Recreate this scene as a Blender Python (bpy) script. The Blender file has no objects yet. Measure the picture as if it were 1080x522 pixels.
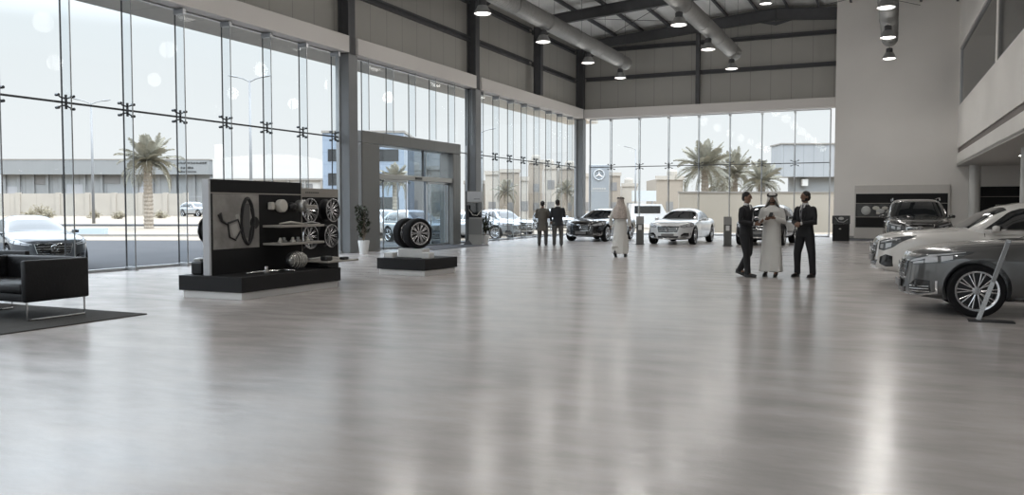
SKY, SUN, EXPO, LAMPW = .84, 1.5, 0.40, 175
import bpy, bmesh, math, random
from mathutils import Vector, Matrix, Euler
from mathutils.bvhtree import BVHTree
PI = math.pi
R = math.radians
random.seed(7)
C = bpy.context.scene.collection

# ------------------------------------------------------------------ camera
YAW, PITCH, FPX, CAMH = 24.553, 2.671, 891.21, 1.5
cam_d = bpy.data.cameras.new('camera'); cam = bpy.data.objects.new('camera', cam_d)
C.objects.link(cam); bpy.context.scene.camera = cam
cam.location = (0, 0, CAMH); cam.rotation_euler = (R(90 - PITCH), 0, R(YAW))
cam_d.sensor_width = 36; cam_d.lens = 36 * FPX / 1080; cam_d.clip_end = 2000; cam_d.clip_start = .05
AX = Vector((-math.sin(R(YAW)), math.cos(R(YAW)), 0)); RX = Vector((math.cos(R(YAW)), math.sin(R(YAW)), 0))
def at(px, d, z=0.0):
    """ground point at depth d along the viewing axis, in the column of a measured bearing"""
    p = AX * d + RX * ((px - 540) / FPX * d); return Vector((p.x, p.y, z))

# ------------------------------------------------------------------ materials
MATS = {}
def mat(name, col, rough=.5, metal=0., coat=0., noise=0., nscale=5., emit=0., spec=.5, bump=0., rvar=0.):
    if name in MATS: return MATS[name]
    m = bpy.data.materials.new(name); m.use_nodes = True; nt = m.node_tree; b = nt.nodes['Principled BSDF']
    b.inputs['Base Color'].default_value = (*col, 1); b.inputs['Roughness'].default_value = rough
    b.inputs['Metallic'].default_value = metal; b.inputs['Coat Weight'].default_value = coat
    b.inputs['Coat Roughness'].default_value = .04; b.inputs['Specular IOR Level'].default_value = spec
    tc = nt.nodes.new('ShaderNodeTexCoord'); n = nt.nodes.new('ShaderNodeTexNoise'); n.inputs['Scale'].default_value = nscale
    n.inputs['Detail'].default_value = 4; nt.links.new(tc.outputs['Object'], n.inputs['Vector'])
    mr = nt.nodes.new('ShaderNodeMapRange'); k = max(noise, .02)
    mr.inputs['From Min'].default_value = .25; mr.inputs['From Max'].default_value = .75
    mr.inputs['To Min'].default_value = 1 - k; mr.inputs['To Max'].default_value = 1 + k
    nt.links.new(n.outputs['Fac'], mr.inputs['Value'])
    mx = nt.nodes.new('ShaderNodeVectorMath'); mx.operation = 'SCALE'; mx.inputs[0].default_value = col
    nt.links.new(mr.outputs['Result'], mx.inputs['Scale']); nt.links.new(mx.outputs[0], b.inputs['Base Color'])
    if rvar:
        m2 = nt.nodes.new('ShaderNodeMapRange'); m2.inputs['To Min'].default_value = rough - rvar; m2.inputs['To Max'].default_value = rough + rvar
        m2.inputs['From Min'].default_value = .3; m2.inputs['From Max'].default_value = .7
        nt.links.new(n.outputs['Fac'], m2.inputs['Value']); nt.links.new(m2.outputs['Result'], b.inputs['Roughness'])
    if bump:
        bp = nt.nodes.new('ShaderNodeBump'); bp.inputs['Strength'].default_value = bump; bp.inputs['Distance'].default_value = .02
        nt.links.new(n.outputs['Fac'], bp.inputs['Height']); nt.links.new(bp.outputs[0], b.inputs['Normal'])
    if emit:
        b.inputs['Emission Color'].default_value = (*col, 1); b.inputs['Emission Strength'].default_value = emit
    MATS[name] = m; return m
def stripes(name, col, axis, period, width=.03, rough=.6, dark=.55, metal=0., wave=0., noise=.05):
    """panels with joint lines (or corrugation, wave>0) along one object axis"""
    m = mat(name, col, rough, metal, noise=noise, nscale=.8); nt = m.node_tree; b = nt.nodes['Principled BSDF']
    if nt.nodes.get('sep'): return m
    tc = [n for n in nt.nodes if n.type == 'TEX_COORD'][0]
    sp = nt.nodes.new('ShaderNodeSeparateXYZ'); sp.name = 'sep'; nt.links.new(tc.outputs['Object'], sp.inputs[0])
    d = nt.nodes.new('ShaderNodeMath'); d.operation = 'DIVIDE'; d.inputs[1].default_value = period
    nt.links.new(sp.outputs[axis], d.inputs[0])
    f = nt.nodes.new('ShaderNodeMath'); f.operation = 'FRACT'; nt.links.new(d.outputs[0], f.inputs[0])
    if wave:
        s = nt.nodes.new('ShaderNodeMath'); s.operation = 'PINGPONG'; s.inputs[1].default_value = .5; nt.links.new(f.outputs[0], s.inputs[0])
        bp = nt.nodes.new('ShaderNodeBump'); bp.inputs['Strength'].default_value = 1; bp.inputs['Distance'].default_value = wave
        nt.links.new(s.outputs[0], bp.inputs['Height']); nt.links.new(bp.outputs[0], b.inputs['Normal'])
    else:
        c = nt.nodes.new('ShaderNodeMath'); c.operation = 'LESS_THAN'; c.inputs[1].default_value = width / period; nt.links.new(f.outputs[0], c.inputs[0])
        mr = nt.nodes.new('ShaderNodeMapRange'); mr.inputs['To Min'].default_value = 1; mr.inputs['To Max'].default_value = dark
        nt.links.new(c.outputs[0], mr.inputs['Value'])
        old = b.inputs['Base Color'].links[0].from_socket
        v = nt.nodes.new('ShaderNodeVectorMath'); v.operation = 'SCALE'
        nt.links.new(old, v.inputs[0]); nt.links.new(mr.outputs['Result'], v.inputs['Scale']); nt.links.new(v.outputs[0], b.inputs['Base Color'])
    return m
def glass_mat(name, tint=(.93, .96, .97), refl=.05, rough=0.):
    if name in MATS: return MATS[name]
    m = bpy.data.materials.new(name); m.use_nodes = True; nt = m.node_tree; nt.nodes.remove(nt.nodes['Principled BSDF'])
    o = nt.nodes['Material Output']; t = nt.nodes.new('ShaderNodeBsdfTransparent'); t.inputs[0].default_value = (*tint, 1)
    g = nt.nodes.new('ShaderNodeBsdfGlossy'); g.inputs['Roughness'].default_value = rough
    lw = nt.nodes.new('ShaderNodeLayerWeight'); lw.inputs[0].default_value = .5
    pw = nt.nodes.new('ShaderNodeMath'); pw.operation = 'POWER'; pw.inputs[1].default_value = 4.5; nt.links.new(lw.outputs['Facing'], pw.inputs[0])
    ad = nt.nodes.new('ShaderNodeMath'); ad.operation = 'MULTIPLY_ADD'; ad.inputs[1].default_value = .8; ad.inputs[2].default_value = refl
    ad.use_clamp = True; nt.links.new(pw.outputs[0], ad.inputs[0])
    mx = nt.nodes.new('ShaderNodeMixShader'); nt.links.new(ad.outputs[0], mx.inputs[0]); nt.links.new(t.outputs[0], mx.inputs[1]); nt.links.new(g.outputs[0], mx.inputs[2])
    nt.links.new(mx.outputs[0], o.inputs[0]); MATS[name] = m; return m

# ------------------------------------------------------------------ mesh builder
class MB:
    def __init__(s): s.v = []; s.f = []
    def add(s, vs, fs):
        o = len(s.v); s.v += [Vector(p) for p in vs]; s.f += [tuple(i + o for i in f) for f in fs]; return s
    def box(s, x0, x1, y0, y1, z0, z1, M=None):
        vs = [Vector(p) for p in ((x0,y0,z0),(x1,y0,z0),(x1,y1,z0),(x0,y1,z0),(x0,y0,z1),(x1,y0,z1),(x1,y1,z1),(x0,y1,z1))]
        if M: vs = [M @ p for p in vs]
        return s.add(vs, [(0,3,2,1),(4,5,6,7),(0,1,5,4),(1,2,6,5),(2,3,7,6),(3,0,4,7)])
    def rbox(s, x0, x1, y0, y1, z0, z1, b=.01, M=None):
        bm = bmesh.new(); r = bmesh.ops.create_cube(bm, size=1)
        for v in bm.verts: v.co = Vector(((x0+x1)/2 + v.co.x*(x1-x0), (y0+y1)/2 + v.co.y*(y1-y0), (z0+z1)/2 + v.co.z*(z1-z0)))
        bmesh.ops.bevel(bm, geom=bm.edges[:], offset=b, segments=2, affect='EDGES', profile=.5)
        return s.bm(bm, M)
    def bm(s, bm, M=None):
        bm.verts.index_update(); s.add([(M @ v.co) if M else v.co.copy() for v in bm.verts], [tuple(v.index for v in f.verts) for f in bm.faces]); bm.free(); return s
    def tube(s, pts, r, n=8, cap=True, flat=None):
        pts = [Vector(p) for p in pts]; rs = r if isinstance(r, (list, tuple)) else [r]*len(pts)
        rings = []; up = None
        for i, p in enumerate(pts):
            t = (pts[min(i+1, len(pts)-1)] - pts[max(i-1, 0)]).normalized()
            if up is None: up = Vector((0,0,1)) if abs(t.z) < .9 else Vector((0,1,0))
            a = t.cross(up).normalized(); b = a.cross(t).normalized(); up = b
            fa, fb = (flat if flat else (1, 1))
            rings.append([p + (a*math.cos(2*PI*k/n)*fa + b*math.sin(2*PI*k/n)*fb)*rs[i] for k in range(n)])
        return s.loft(rings, cap)
    def loft(s, rings, cap=True, closed=True):
        n = len(rings[0]); vs = [v for r in rings for v in r]; fs = []
        for i in range(len(rings)-1):
            for k in range(n if closed else n-1):
                a, b = i*n+k, i*n+(k+1) % n; fs.append((a, b, b+n, a+n))
        if cap: fs.append(tuple(range(n))[::-1]); fs.append(tuple((len(rings)-1)*n+k for k in range(n)))
        return s.add(vs, fs)
    def lathe(s, prof, n=32, M=None, cap=False, ax='z'):
        """prof: (radius, height) pairs turned about an axis"""
        rings = []
        for r, h in prof:
            ring = []
            for k in range(n):
                c, d = r*math.cos(2*PI*k/n), r*math.sin(2*PI*k/n)
                p = Vector((c, d, h)) if ax == 'z' else (Vector((h, c, d)) if ax == 'x' else Vector((d, h, c)))
                ring.append(M @ p if M else p)
            rings.append(ring)
        return s.loft(rings, cap)
    def ell(s, c, r, n=16, m=10, M=None):
        rings = []
        for i in range(m+1):
            a = -PI/2 + PI*i/m; a = max(min(a, PI/2-.02), -PI/2+.02)
            ring = [Vector((math.cos(a)*math.cos(2*PI*k/n)*r[0], math.cos(a)*math.sin(2*PI*k/n)*r[1], math.sin(a)*r[2])) for k in range(n)]
            rings.append([Vector(c) + ((M @ p) if M else p) for p in ring])
        return s.loft(rings)
    def quad(s, a, b, c, d): return s.add([a, b, c, d], [(0,1,2,3)])
    def xf(s, M): s.v = [M @ p for p in s.v]; return s
    def build(s, name, m, parent=None, smooth=False, mods=None, loc=None, rot=None):
        me = bpy.data.meshes.new(name); me.from_pydata([tuple(p) for p in s.v], [], s.f); me.update()
        bm = bmesh.new(); bm.from_mesh(me); bmesh.ops.recalc_face_normals(bm, faces=bm.faces[:])
        bm.to_mesh(me); bm.free()
        if smooth:
            me.polygons.foreach_set('use_smooth', [True]*len(me.polygons))
            if smooth is not True:
                try: me.set_sharp_from_angle(angle=R(smooth))
                except Exception: pass
        me.materials.append(m)
        o = bpy.data.objects.new(name, me); C.objects.link(o)
        if parent: o.parent = parent
        if loc: o.location = loc
        if rot: o.rotation_euler = rot
        return o
def bake(o):
    dg = bpy.context.evaluated_depsgraph_get(); dg.update(); me = bpy.data.meshes.new_from_object(o.evaluated_get(dg))
    o.modifiers.clear(); old = o.data; mats = [m for m in old.materials]; o.data = me
    if not me.materials:
        for m in mats: me.materials.append(m)
    return o
def remesh(o, vs, smooth=4):
    md = o.modifiers.new('r', 'REMESH'); md.mode = 'VOXEL'; md.voxel_size = vs; md.use_smooth_shade = True
    if smooth:
        sm = o.modifiers.new('s', 'SMOOTH'); sm.factor = .5; sm.iterations = smooth
    bake(o); o.data.polygons.foreach_set('use_smooth', [True]*len(o.data.polygons)); return o
def tag(o, label=None, cat=None, group=None, kind=None):
    if label: o['label'] = label
    if cat: o['category'] = cat
    if group: o['group'] = group
    if kind: o['kind'] = kind
    return o
def thing(name, label, cat, loc=(0,0,0), rz=0., group=None, kind=None):
    o = bpy.data.objects.new(name, None); C.objects.link(o); o.location = loc; o.rotation_euler = (0,0,rz); o.empty_display_size = .1
    return tag(o, label, cat, group, kind)
def struct(o, label=None): o['kind'] = 'structure'; o['label'] = label or o.name; return o
def dup(root, loc, rz=None, label=None, group=None):
    def cp(o, par):
        c = o.copy(); C.objects.link(c)
        if par: c.parent = par
        for ch in list(o.children): cp(ch, c)
        return c
    r = cp(root, None); r.location = loc
    if rz is not None: r.rotation_euler = (0,0,rz)
    if label: r['label'] = label
    if group: r['group'] = group
    return r
def interp(tab, x):
    if x <= tab[0][0]: return tab[0][1]
    for (a, b), (c, d) in zip(tab, tab[1:]):
        if x <= c: return b + (d-b)*(x-a)/(c-a)
    return tab[-1][1]
def smooth_tab(tab, it=3, n=160):
    x0, x1 = tab[0][0], tab[-1][0]; xs = [x0+(x1-x0)*i/n for i in range(n+1)]; ys = [interp(tab, x) for x in xs]
    for _ in range(it):
        ys = [ys[0]] + [(ys[i-1]+2*ys[i]+ys[i+1])/4 for i in range(1, n)] + [ys[-1]]
    return list(zip(xs, ys))
def text(body, size, m, parent, loc, rot, name='lettering', extrude=.002):
    cu = bpy.data.curves.new(name, 'FONT'); cu.body = body; cu.size = size; cu.extrude = extrude; cu.align_x = 'CENTER'; cu.align_y = 'CENTER'
    t = bpy.data.objects.new(name, cu); C.objects.link(t); dg = bpy.context.evaluated_depsgraph_get(); me = bpy.data.meshes.new_from_object(t.evaluated_get(dg))
    bpy.data.objects.remove(t); o = bpy.data.objects.new(name, me); C.objects.link(o); me.materials.clear(); me.materials.append(m)
    if parent: o.parent = parent
    o.location = loc; o.rotation_euler = rot; return o
# ================================================================== BUILDING
XL, YF = -16.96, 46.71
ZB0, ZB1, RAIL = 6.6, 7.15, 3.85
def rz_top(x): return 11.9 - .086*abs(x + 6)
m_clad = stripes('cladding', (.40, .39, .36), 1, 1.05, .035, .55, .72, noise=.04)
m_cladf = stripes('cladding_far', (.40, .39, .36), 0, 1.05, .035, .55, .72, noise=.04)
m_steel = mat('dark_steel', (.085, .087, .092), .55, .0, noise=.12, nscale=3)
m_colwrap = mat('column_wrap', (.20, .205, .21), .4, .3, noise=.05, nscale=1.5)
m_white = mat('white_plaster', (.78, .76, .73), .75, noise=.03, nscale=.6)
m_beam = mat('beam_white', (.74, .71, .68), .6, noise=.03, nscale=.5)
m_alu = mat('anodised', (.42, .43, .44), .35, .8, noise=.04)
m_gdark = mat('gasket_dark', (.07, .075, .08), .4, .3)
m_glass = glass_mat('clear_glass', refl=.012)
m_fin = glass_mat('fin_glass', (.95, .965, .975), .02)
m_steelb = mat('brushed_steel', (.32, .33, .33), .3, .9)

# floor : polished concrete
m_floor = mat('polished_concrete', (.43, .40, .382), .2, noise=.14, nscale=.22)
nt = m_floor.node_tree; b = nt.nodes['Principled BSDF']; b.inputs['IOR'].default_value = 3.9
tc = [n for n in nt.nodes if n.type == 'TEX_COORD'][0]
mp = nt.nodes.new('ShaderNodeMapping'); mp.inputs['Rotation'].default_value = (0, 0, R(-24)); mp.inputs['Scale'].default_value = (.5, 1.25, 1); nt.links.new(tc.outputs['Object'], mp.inputs[0])
n2 = nt.nodes.new('ShaderNodeTexNoise'); n2.inputs['Scale'].default_value = 1.7; n2.inputs['Detail'].default_value = 7; n2.inputs['Roughness'].default_value = .62; nt.links.new(mp.outputs[0], n2.inputs['Vector'])
m2 = nt.nodes.new('ShaderNodeMapRange'); m2.inputs['From Min'].default_value = .2; m2.inputs['From Max'].default_value = .8; m2.inputs['To Min'].default_value = .18; m2.inputs['To Max'].default_value = .26
nt.links.new(n2.outputs['Fac'], m2.inputs['Value']); nt.links.new(m2.outputs['Result'], b.inputs['Roughness'])
mo = nt.nodes.new('ShaderNodeMapRange'); mo.inputs['From Min'].default_value = .3; mo.inputs['From Max'].default_value = .7; mo.inputs['To Min'].default_value = .78; mo.inputs['To Max'].default_value = 1.2
nt.links.new(n2.outputs['Fac'], mo.inputs['Value'])
sc_ = nt.nodes.new('ShaderNodeVectorMath'); sc_.operation = 'SCALE'; old = b.inputs['Base Color'].links[0].from_socket
nt.links.new(old, sc_.inputs[0]); nt.links.new(mo.outputs['Result'], sc_.inputs['Scale']); nt.links.new(sc_.outputs[0], b.inputs['Base Color'])
bp = nt.nodes.new('ShaderNodeBump'); bp.inputs['Strength'].default_value = .5; bp.inputs['Distance'].default_value = .012
nt.links.new(n2.outputs['Fac'], bp.inputs['Height']); nt.links.new(bp.outputs[0], b.inputs['Normal'])
struct(MB().box(-17.15, 15, -10, 51, -.12, 0).build('floor', m_floor), 'polished grey concrete floor')

# steel columns (H sections, wrapped up to the white beam)
COLS = [(-3.2, 10.6), (10.3, 10.6), (23.5, 10.6), (32.7, 10.6), (46.2, 10.6)]
YR = [-3.2, 10.3, 17.2, 23.5, 32.7, 39.4, 46.2]
def hcol(y, z0, z1, w=.38, d=.42, x=-16.98):
    m = MB(); m.box(x, x+d, y-.012, y+.012, z0, z1); m.box(x, x+.02, y-w/2, y+w/2, z0, z1); m.box(x+d-.02, x+d, y-w/2, y+w/2, z0, z1); return m
for k, (y, zt) in enumerate(COLS):
    o = struct(hcol(y, 0, zt).build('steel_column', m_steel), 'steel column of the glass wall')
    w = MB(); w.rbox(-17.0, -16.52, y-.25, y+.25, 0, ZB0-.02, .02); w.build('column_casing', m_colwrap, o)
for y in (17.2, 39.4, 3.5):
    struct(hcol(y, ZB1, 10.55, .3, .4, -16.75).build('steel_post', m_steel), 'steel post standing on the white beam')
# beams
for k, (a, b_) in enumerate([(-10, -3.47), (-2.93, 10.03), (10.57, 23.25), (23.75, 32.45), (32.95, 45.93)]):
    struct(MB().rbox(-17.0, -16.48, a, b_, ZB0, ZB1, .02).build('trim_%d' % (k+1), m_beam), 'white beam along the top of the glass')
# upper cladding of the left wall, with girts
struct(MB().box(-17.12, -16.99, -10, YF+.2, ZB1, 11.6).build('wall_left', m_clad), 'grey panelled upper left wall')
def girt(p0, p1, name='wall_girt', dz=.2, out=(1,0,0)):
    m = MB(); v = Vector(p1)-Vector(p0); L = v.length; a = v.normalized(); o_ = Vector(out); M = Matrix((( a.x, o_.x, 0, p0[0]), (a.y, o_.y, 0, p0[1]), (a.z, o_.z, 1, p0[2]), (0,0,0,1)))
    m.box(0, L, 0, .18, -.01, .01, M); m.box(0, L, 0, .18, dz-.01, dz+.01, M); m.box(0, L, 0, .02, 0, dz, M); m.box(0, L, .16, .18, dz-.06, dz, M)
    return struct(m.build(name, m_steel), 'dark girt across the cladding')
for z in (8.65, 10.25):
    ys = [-10, -3.2, 3.5, 10.3, 17.2, 23.5, 32.7, 39.4, 46.0]
    for a, b_ in zip(ys, ys[1:]): girt((-16.99, a+.16, z), (-16.99, b_-.16, z))
# far wall upper cladding
struct(MB().box(-17.1, 2.8, YF, YF+.15, ZB1, 12.2).build('wall_far', m_cladf), 'grey panelled wall above the far glazing')
for z in (8.8, 10.42):
    for a, b_ in ((-16.6, -10.2), (-10.0, -2.6)): girt((b_, YF, z), (a, YF, z), out=(0,-1,0))
struct(MB().box(-10.2, -10.0, YF-.3, YF, ZB1, 11.4).build('steel_post', m_steel), 'steel post on the far cladding')
struct(MB().rbox(-16.6, -3.02, YF-.5, YF+.02, ZB0+.05, ZB1, .02).build('trim_8', m_beam), 'white beam above the far glazing')
# glazing
def spider(parent, M):
    m = MB(); m.tube([(0,0,-.16),(0,0,.16)], .028, 8)
    for sy in (-1, 1):
        for sz in (-1, 1):
            m.tube([(0,0,.07*sz), (-.05,.10*sy,.10*sz), (-.02,.19*sy,.14*sz)], [.022,.018,.014], 6)
            m.tube([(-.075,.19*sy,.14*sz), (.02,.19*sy,.14*sz)], .034, 8)
    m.xf(M); return m.build('spider_fitting', m_gdark, parent)
def glazing(name, label, ys, axis, z0=.04, z1=ZB0, plane=XL, fins=True, xrail=True, ends=None):
    root = thing(name, label, None); del_ = root; root['kind'] = 'structure'
    g = MB(); fr = MB()
    e = ends or (ys[0], ys[-1])
    def P(u, off, z): return (plane+off, u, z) if axis == 'y' else (u, plane-off, z)
    def bx(mb, u0, u1, o0, o1, a, b_):
        if axis == 'y': mb.box(plane+o0, plane+o1, u0, u1, a, b_)
        else: mb.box(u0, u1, plane-o1, plane-o0, a, b_)
    allu = [e[0]] + [u for u in ys if e[0]+.2 < u < e[1]-.2] + [e[1]]
    for a, b_ in zip(allu, allu[1:]):
        for zz0, zz1 in ((z0, RAIL-.008), (RAIL+.008, z1)):
            p = [P(a+.008, 0, zz0), P(b_-.008, 0, zz0), P(b_-.008, 0, zz1), P(a+.008, 0, zz1)]; g.quad(*p)
    g.build('glazing', m_glass, root)
    bx(fr, e[0], e[1], -.05, .07, 0, z0+.03); bx(fr, e[0], e[1], -.05, .07, z1-.04, z1+.02)
    bx(fr, e[0]-.03, e[0]+.03, -.05, .07, 0, z1); bx(fr, e[1]-.03, e[1]+.03, -.05, .07, 0, z1)
    fr.build('frame', m_alu, root)
    s = MB(); bx(s, e[0], e[1], -.012, .03, RAIL-.022, RAIL+.022); s.build('transom', m_gdark, root)
    sl = MB()
    for u in allu[1:-1]: bx(sl, u-.014, u+.014, -.012, .014, z0, z1)
    sl.build('joint', m_gdark, root)
    for u in allu[1:-1]:
        f = MB(); bx(f, u-.009, u+.009, .04, .30, z0+.02, z1-.02); fo = f.build('glass_fin', m_fin, root)
        ed = MB(); bx(ed, u-.012, u+.012, .295, .312, z0+.02, z1-.02); ed.build('fin_edge', m_alu if axis != 'y' else m_steelb, fo)
        sh = MB(); bx(sh, u-.05, u+.05, .0, .33, z1-.16, z1-.02); bx(sh, u-.05, u+.05, .0, .33, .0, .09); sh.build('fin_shoe', m_alu, fo)
        M = Matrix.Translation(Vector(P(u, .13, RAIL))) @ (Matrix() if axis == 'y' else Matrix.Rotation(R(90), 4, 'Z') @ Matrix.Rotation(PI, 4, 'Z'))
        spider(root, M)
    return root
s1 = 1.642
b1 = [13.047 + k*s1 for k in range(-2, 7)]
glazing('window_1', 'clear glass bay of the left wall', b1, 'y', ends=(10.6, 23.22))
glazing('window_2', 'clear glass bay of the left wall nearest the camera', [-2.9+1.642*k for k in range(9)], 'y', ends=(-2.9, 10.0))
glazing('window_3', 'clear glass bay between the portal and the corner', [35.019+1.593*k for k in range(-1, 7)], 'y', ends=(33.0, 45.85))
glazing('window_4', 'clear glass of the far wall', [-14.999+1.67*k for k in range(0, 8)], 'x', plane=YF-.1, ends=(-16.3, -3.25))
# strip over and beside the portal
PY0, PY1, PZ = 24.3, 31.5, 4.17
r_ = thing('window_5', 'glass panes above and beside the entrance portal', None); r_['kind'] = 'structure'
g = MB(); j = MB(); fr = MB()
ys = [23.8] + [24.6+1.55*k for k in range(0, 6)] + [32.4]
for a, b_ in zip(ys, ys[1:]):
    g.quad((XL, a+.008, PZ), (XL, b_-.008, PZ), (XL, b_-.008, ZB0), (XL, a+.008, ZB0))
g.quad((XL, PY1+.02, .05), (XL, 32.4, .05), (XL, 32.4, PZ), (XL, PY1+.02, PZ)); g.build('glazing', m_glass, r_)
for u in ys[1:-1]:
    j.box(XL-.012, XL+.014, u-.014, u+.014, PZ, ZB0)
    f = MB().box(XL+.04, XL+.30, u-.011, u+.011, PZ+.02, ZB0-.02).build('glass_fin', m_fin, r_)
    MB().box(XL+.295, XL+.312, u-.014, u+.014, PZ+.02, ZB0-.02).build('fin_edge', m_steelb, f)
j.build('joint', m_gdark, r_)
fr.box(XL-.05, XL+.07, 23.8, 32.4, ZB0-.04, ZB0+.02); fr.box(XL-.05, XL+.07, 32.36, 32.41, 0, ZB0); fr.box(XL-.05, XL+.07, PY1, 32.35, 0, .07); fr.box(XL-.05, XL+.03, PY1, 32.36, RAIL-.02, RAIL+.02)
fr.box(XL-.05, XL+.07, 23.77, 23.83, 0, ZB0); fr.build('frame', m_alu, r_)

# entrance portal
m_port = stripes('portal_metal', (.19, .19, .183), 1, 1.83, .012, .38, .55, metal=.45, noise=.05)
pr = thing('entrance_portal', 'grey metal clad entrance portal framing the sliding glass doors', 'entrance portal', (0,0,0)); 
XP0, XP1 = -17.4, -16.75
DZ, DY0, DY1 = 3.74, 25.4, 30.85
MB().rbox(XP0, XP1, PY0, DY0, 0, DZ, .03).build('pier', m_port, pr)
MB().rbox(XP0, XP1, DY1, PY1, 0, DZ, .03).build('pier', m_port, pr)
MB().rbox(XP0, XP1, PY0, PY1, DZ, PZ, .03).build('lintel', m_port, pr)
MB().rbox(-17.05, -16.80, DY0, DY1, 2.54, 2.72, .01).build('door_operator', mat('operator', (.42, .42, .40), .4, .5), pr)
MB().box(-16.80, -16.76, 27.9, 28.35, 2.59, 2.67).build('sensor', mat('black_plastic', (.012, .012, .012), .4), pr)
g = MB().box(-16.9, -16.88, DY0, DY1, 2.74, DZ).build('fanlight', m_glass, pr)
for u in (28.6,): fm = MB().box(-16.93, -16.85, u-.025, u+.025, 2.72, DZ).build('fanlight_bar', m_gdark, pr)
for (a, b_, x) in ((25.4, 27.0, -17.02), (25.8, 27.4, -16.9), (28.9, 30.4, -16.9), (29.4, 30.85, -17.02)):
    d = MB().box(x-.008, x+.008, a, b_, .02, 2.52).build('door_leaf', m_glass, pr)
    f = MB(); f.box(x-.02, x+.02, a, a+.035, 0, 2.52); f.box(x-.02, x+.02, b_-.035, b_, 0, 2.52); f.box(x-.02, x+.02, a, b_, 0, .07); f.box(x-.02, x+.02, a, b_, 2.46, 2.52); f.build('leaf_frame', m_alu, d)
# outer lobby screen of tinted glass
m_tint = glass_mat('tinted_glass', (.50, .54, .58), .06)
lb = thing('lobby_screen', 'blue tinted glass screen of the lobby outside the sliding doors', 'glass screen', (0,0,0))
for (a, b_) in ((30.3, 31.7), (31.75, 33.1), (33.15, 34.5)):
    p = MB().box(-18.62, -18.6, a, b_, -.1, 3.9).build('glass_panel', m_tint, lb)
    MB().box(-18.66, -18.56, b_-.02, b_+.05, -.1, 3.95).build('mullion', m_alu, p)
struct(MB().box(-19.5, -15.0, 26.2, 30.6, 0, .012).build('floor_mat_recess', mat('entrance_mat', (.055, .055, .06), .95, noise=.2, nscale=60)), 'dark entrance mat')

# canopy outside
m_sof = stripes('canopy_soffit', (.66, .61, .54), 1, 1.64, .02, .6, .6)
struct(MB().box(-18.95, -17.0, -12, 50.0, 6.72, 7.1).build('canopy', m_sof), 'canopy outside the left glass wall')
struct(MB().box(-18.95, 0, 46.9, 47.9, 6.78, 7.1).build('canopy', m_sof), 'canopy outside the far glass wall')

# roof
m_deck = stripes('roof_deck', (.82, .82, .80), 0, .35, .0, .55, wave=.03, metal=.1)
rf = MB()
for (xa, xb) in ((-17.2, -6), (-6, 16)):
    za, zb = rz_top(xa)+.24, rz_top(xb)+.24
    rf.add([(xa,-10.2,za),(xb,-10.2,zb),(xb,51,zb),(xa,51,za),(xa,-10.2,za+.1),(xb,-10.2,zb+.1),(xb,51,zb+.1),(xa,51,za+.1)], [(0,3,2,1),(4,5,6,7),(0,1,5,4),(1,2,6,5),(2,3,7,6),(3,0,4,7)])
struct(rf.build('ceiling', m_deck), 'corrugated metal roof deck')
for y in YR:
    w = .11 if y != 46.2 else .11
    m = MB()
    for (xa, xb, da, db) in ((-16.5, -6, .5, .62), (-6, 9, .62, .5)):
        ta, tb = rz_top(xa), rz_top(xb)
        for (y0, y1, oa, ob, ta_, tb_) in ((y-.01, y+.01, da, db, 0, 0), (y-w, y+w, .025, .025, 0, 0), (y-w, y+w, da, db, da-.025, db-.025)):
            m.add([(xa,y0,ta-oa),(xb,y0,tb-ob),(xb,y1,tb-ob),(xa,y1,ta-oa),(xa,y0,ta-ta_),(xb,y0,tb-tb_),(xb,y1,tb-tb_),(xa,y1,ta-ta_)], [(0,3,2,1),(4,5,6,7),(0,1,5,4),(1,2,6,5),(2,3,7,6),(3,0,4,7)])
    m.box(-6.02, -5.98, y-w, y+w, rz_top(-6)-.82, rz_top(-6))
    m.add([(-6.9,y,rz_top(-6.9)-.6),(-5.1,y,rz_top(-5.1)-.6),(-6,y,11.0),(-6.9,y+.02,rz_top(-6.9)-.6),(-5.1,y+.02,rz_top(-5.1)-.6),(-6,y+.02,11.0)], [(0,1,2),(5,4,3),(0,3,4,1),(1,4,5,2),(2,5,3,0)])
    m.add([(-16.5,y-.01,rz_top(-16.5)-.45),(-15.0,y-.01,rz_top(-15)-.5),(-16.5,y-.01,9.9),(-16.5,y+.01,rz_top(-16.5)-.45),(-15.0,y+.01,rz_top(-15)-.5),(-16.5,y+.01,9.9)], [(0,1,2),(5,4,3),(0,3,4,1),(1,4,5,2),(2,5,3,0)])
    struct(m.build('roof_rafter', m_steel), 'dark steel roof rafter')
x = -16.3
while x < 8:
    z = rz_top(x)
    m = MB(); m.box(x-.015, x+.015, -9.9, YF-.05, z, z+.22); m.box(x, x+.09, -9.9, YF-.05, z, z+.02); m.box(x-.09, x, -9.9, YF-.05, z+.2, z+.22)
    struct(m.build('roof_purlin', m_steel), 'dark steel purlin under the roof deck')
    x += 1.55 if not (-6.9 < x < -5.9) else 1.3
# wind bracing rods
for (xa, ya, xb, yb) in ((-15.5, 39.6, -9.5, 46.0), (-9.5, 39.6, -15.5, 46.0), (-4.5, 39.6, 1.5, 46.0), (1.5, 39.6, -4.5, 46.0)):
    struct(MB().tube([(xa, ya, rz_top(xa)-.15), (xb, yb, rz_top(xb)-.15)], .014, 6).build('brace_rod', m_steel), 'roof bracing rod')

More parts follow.
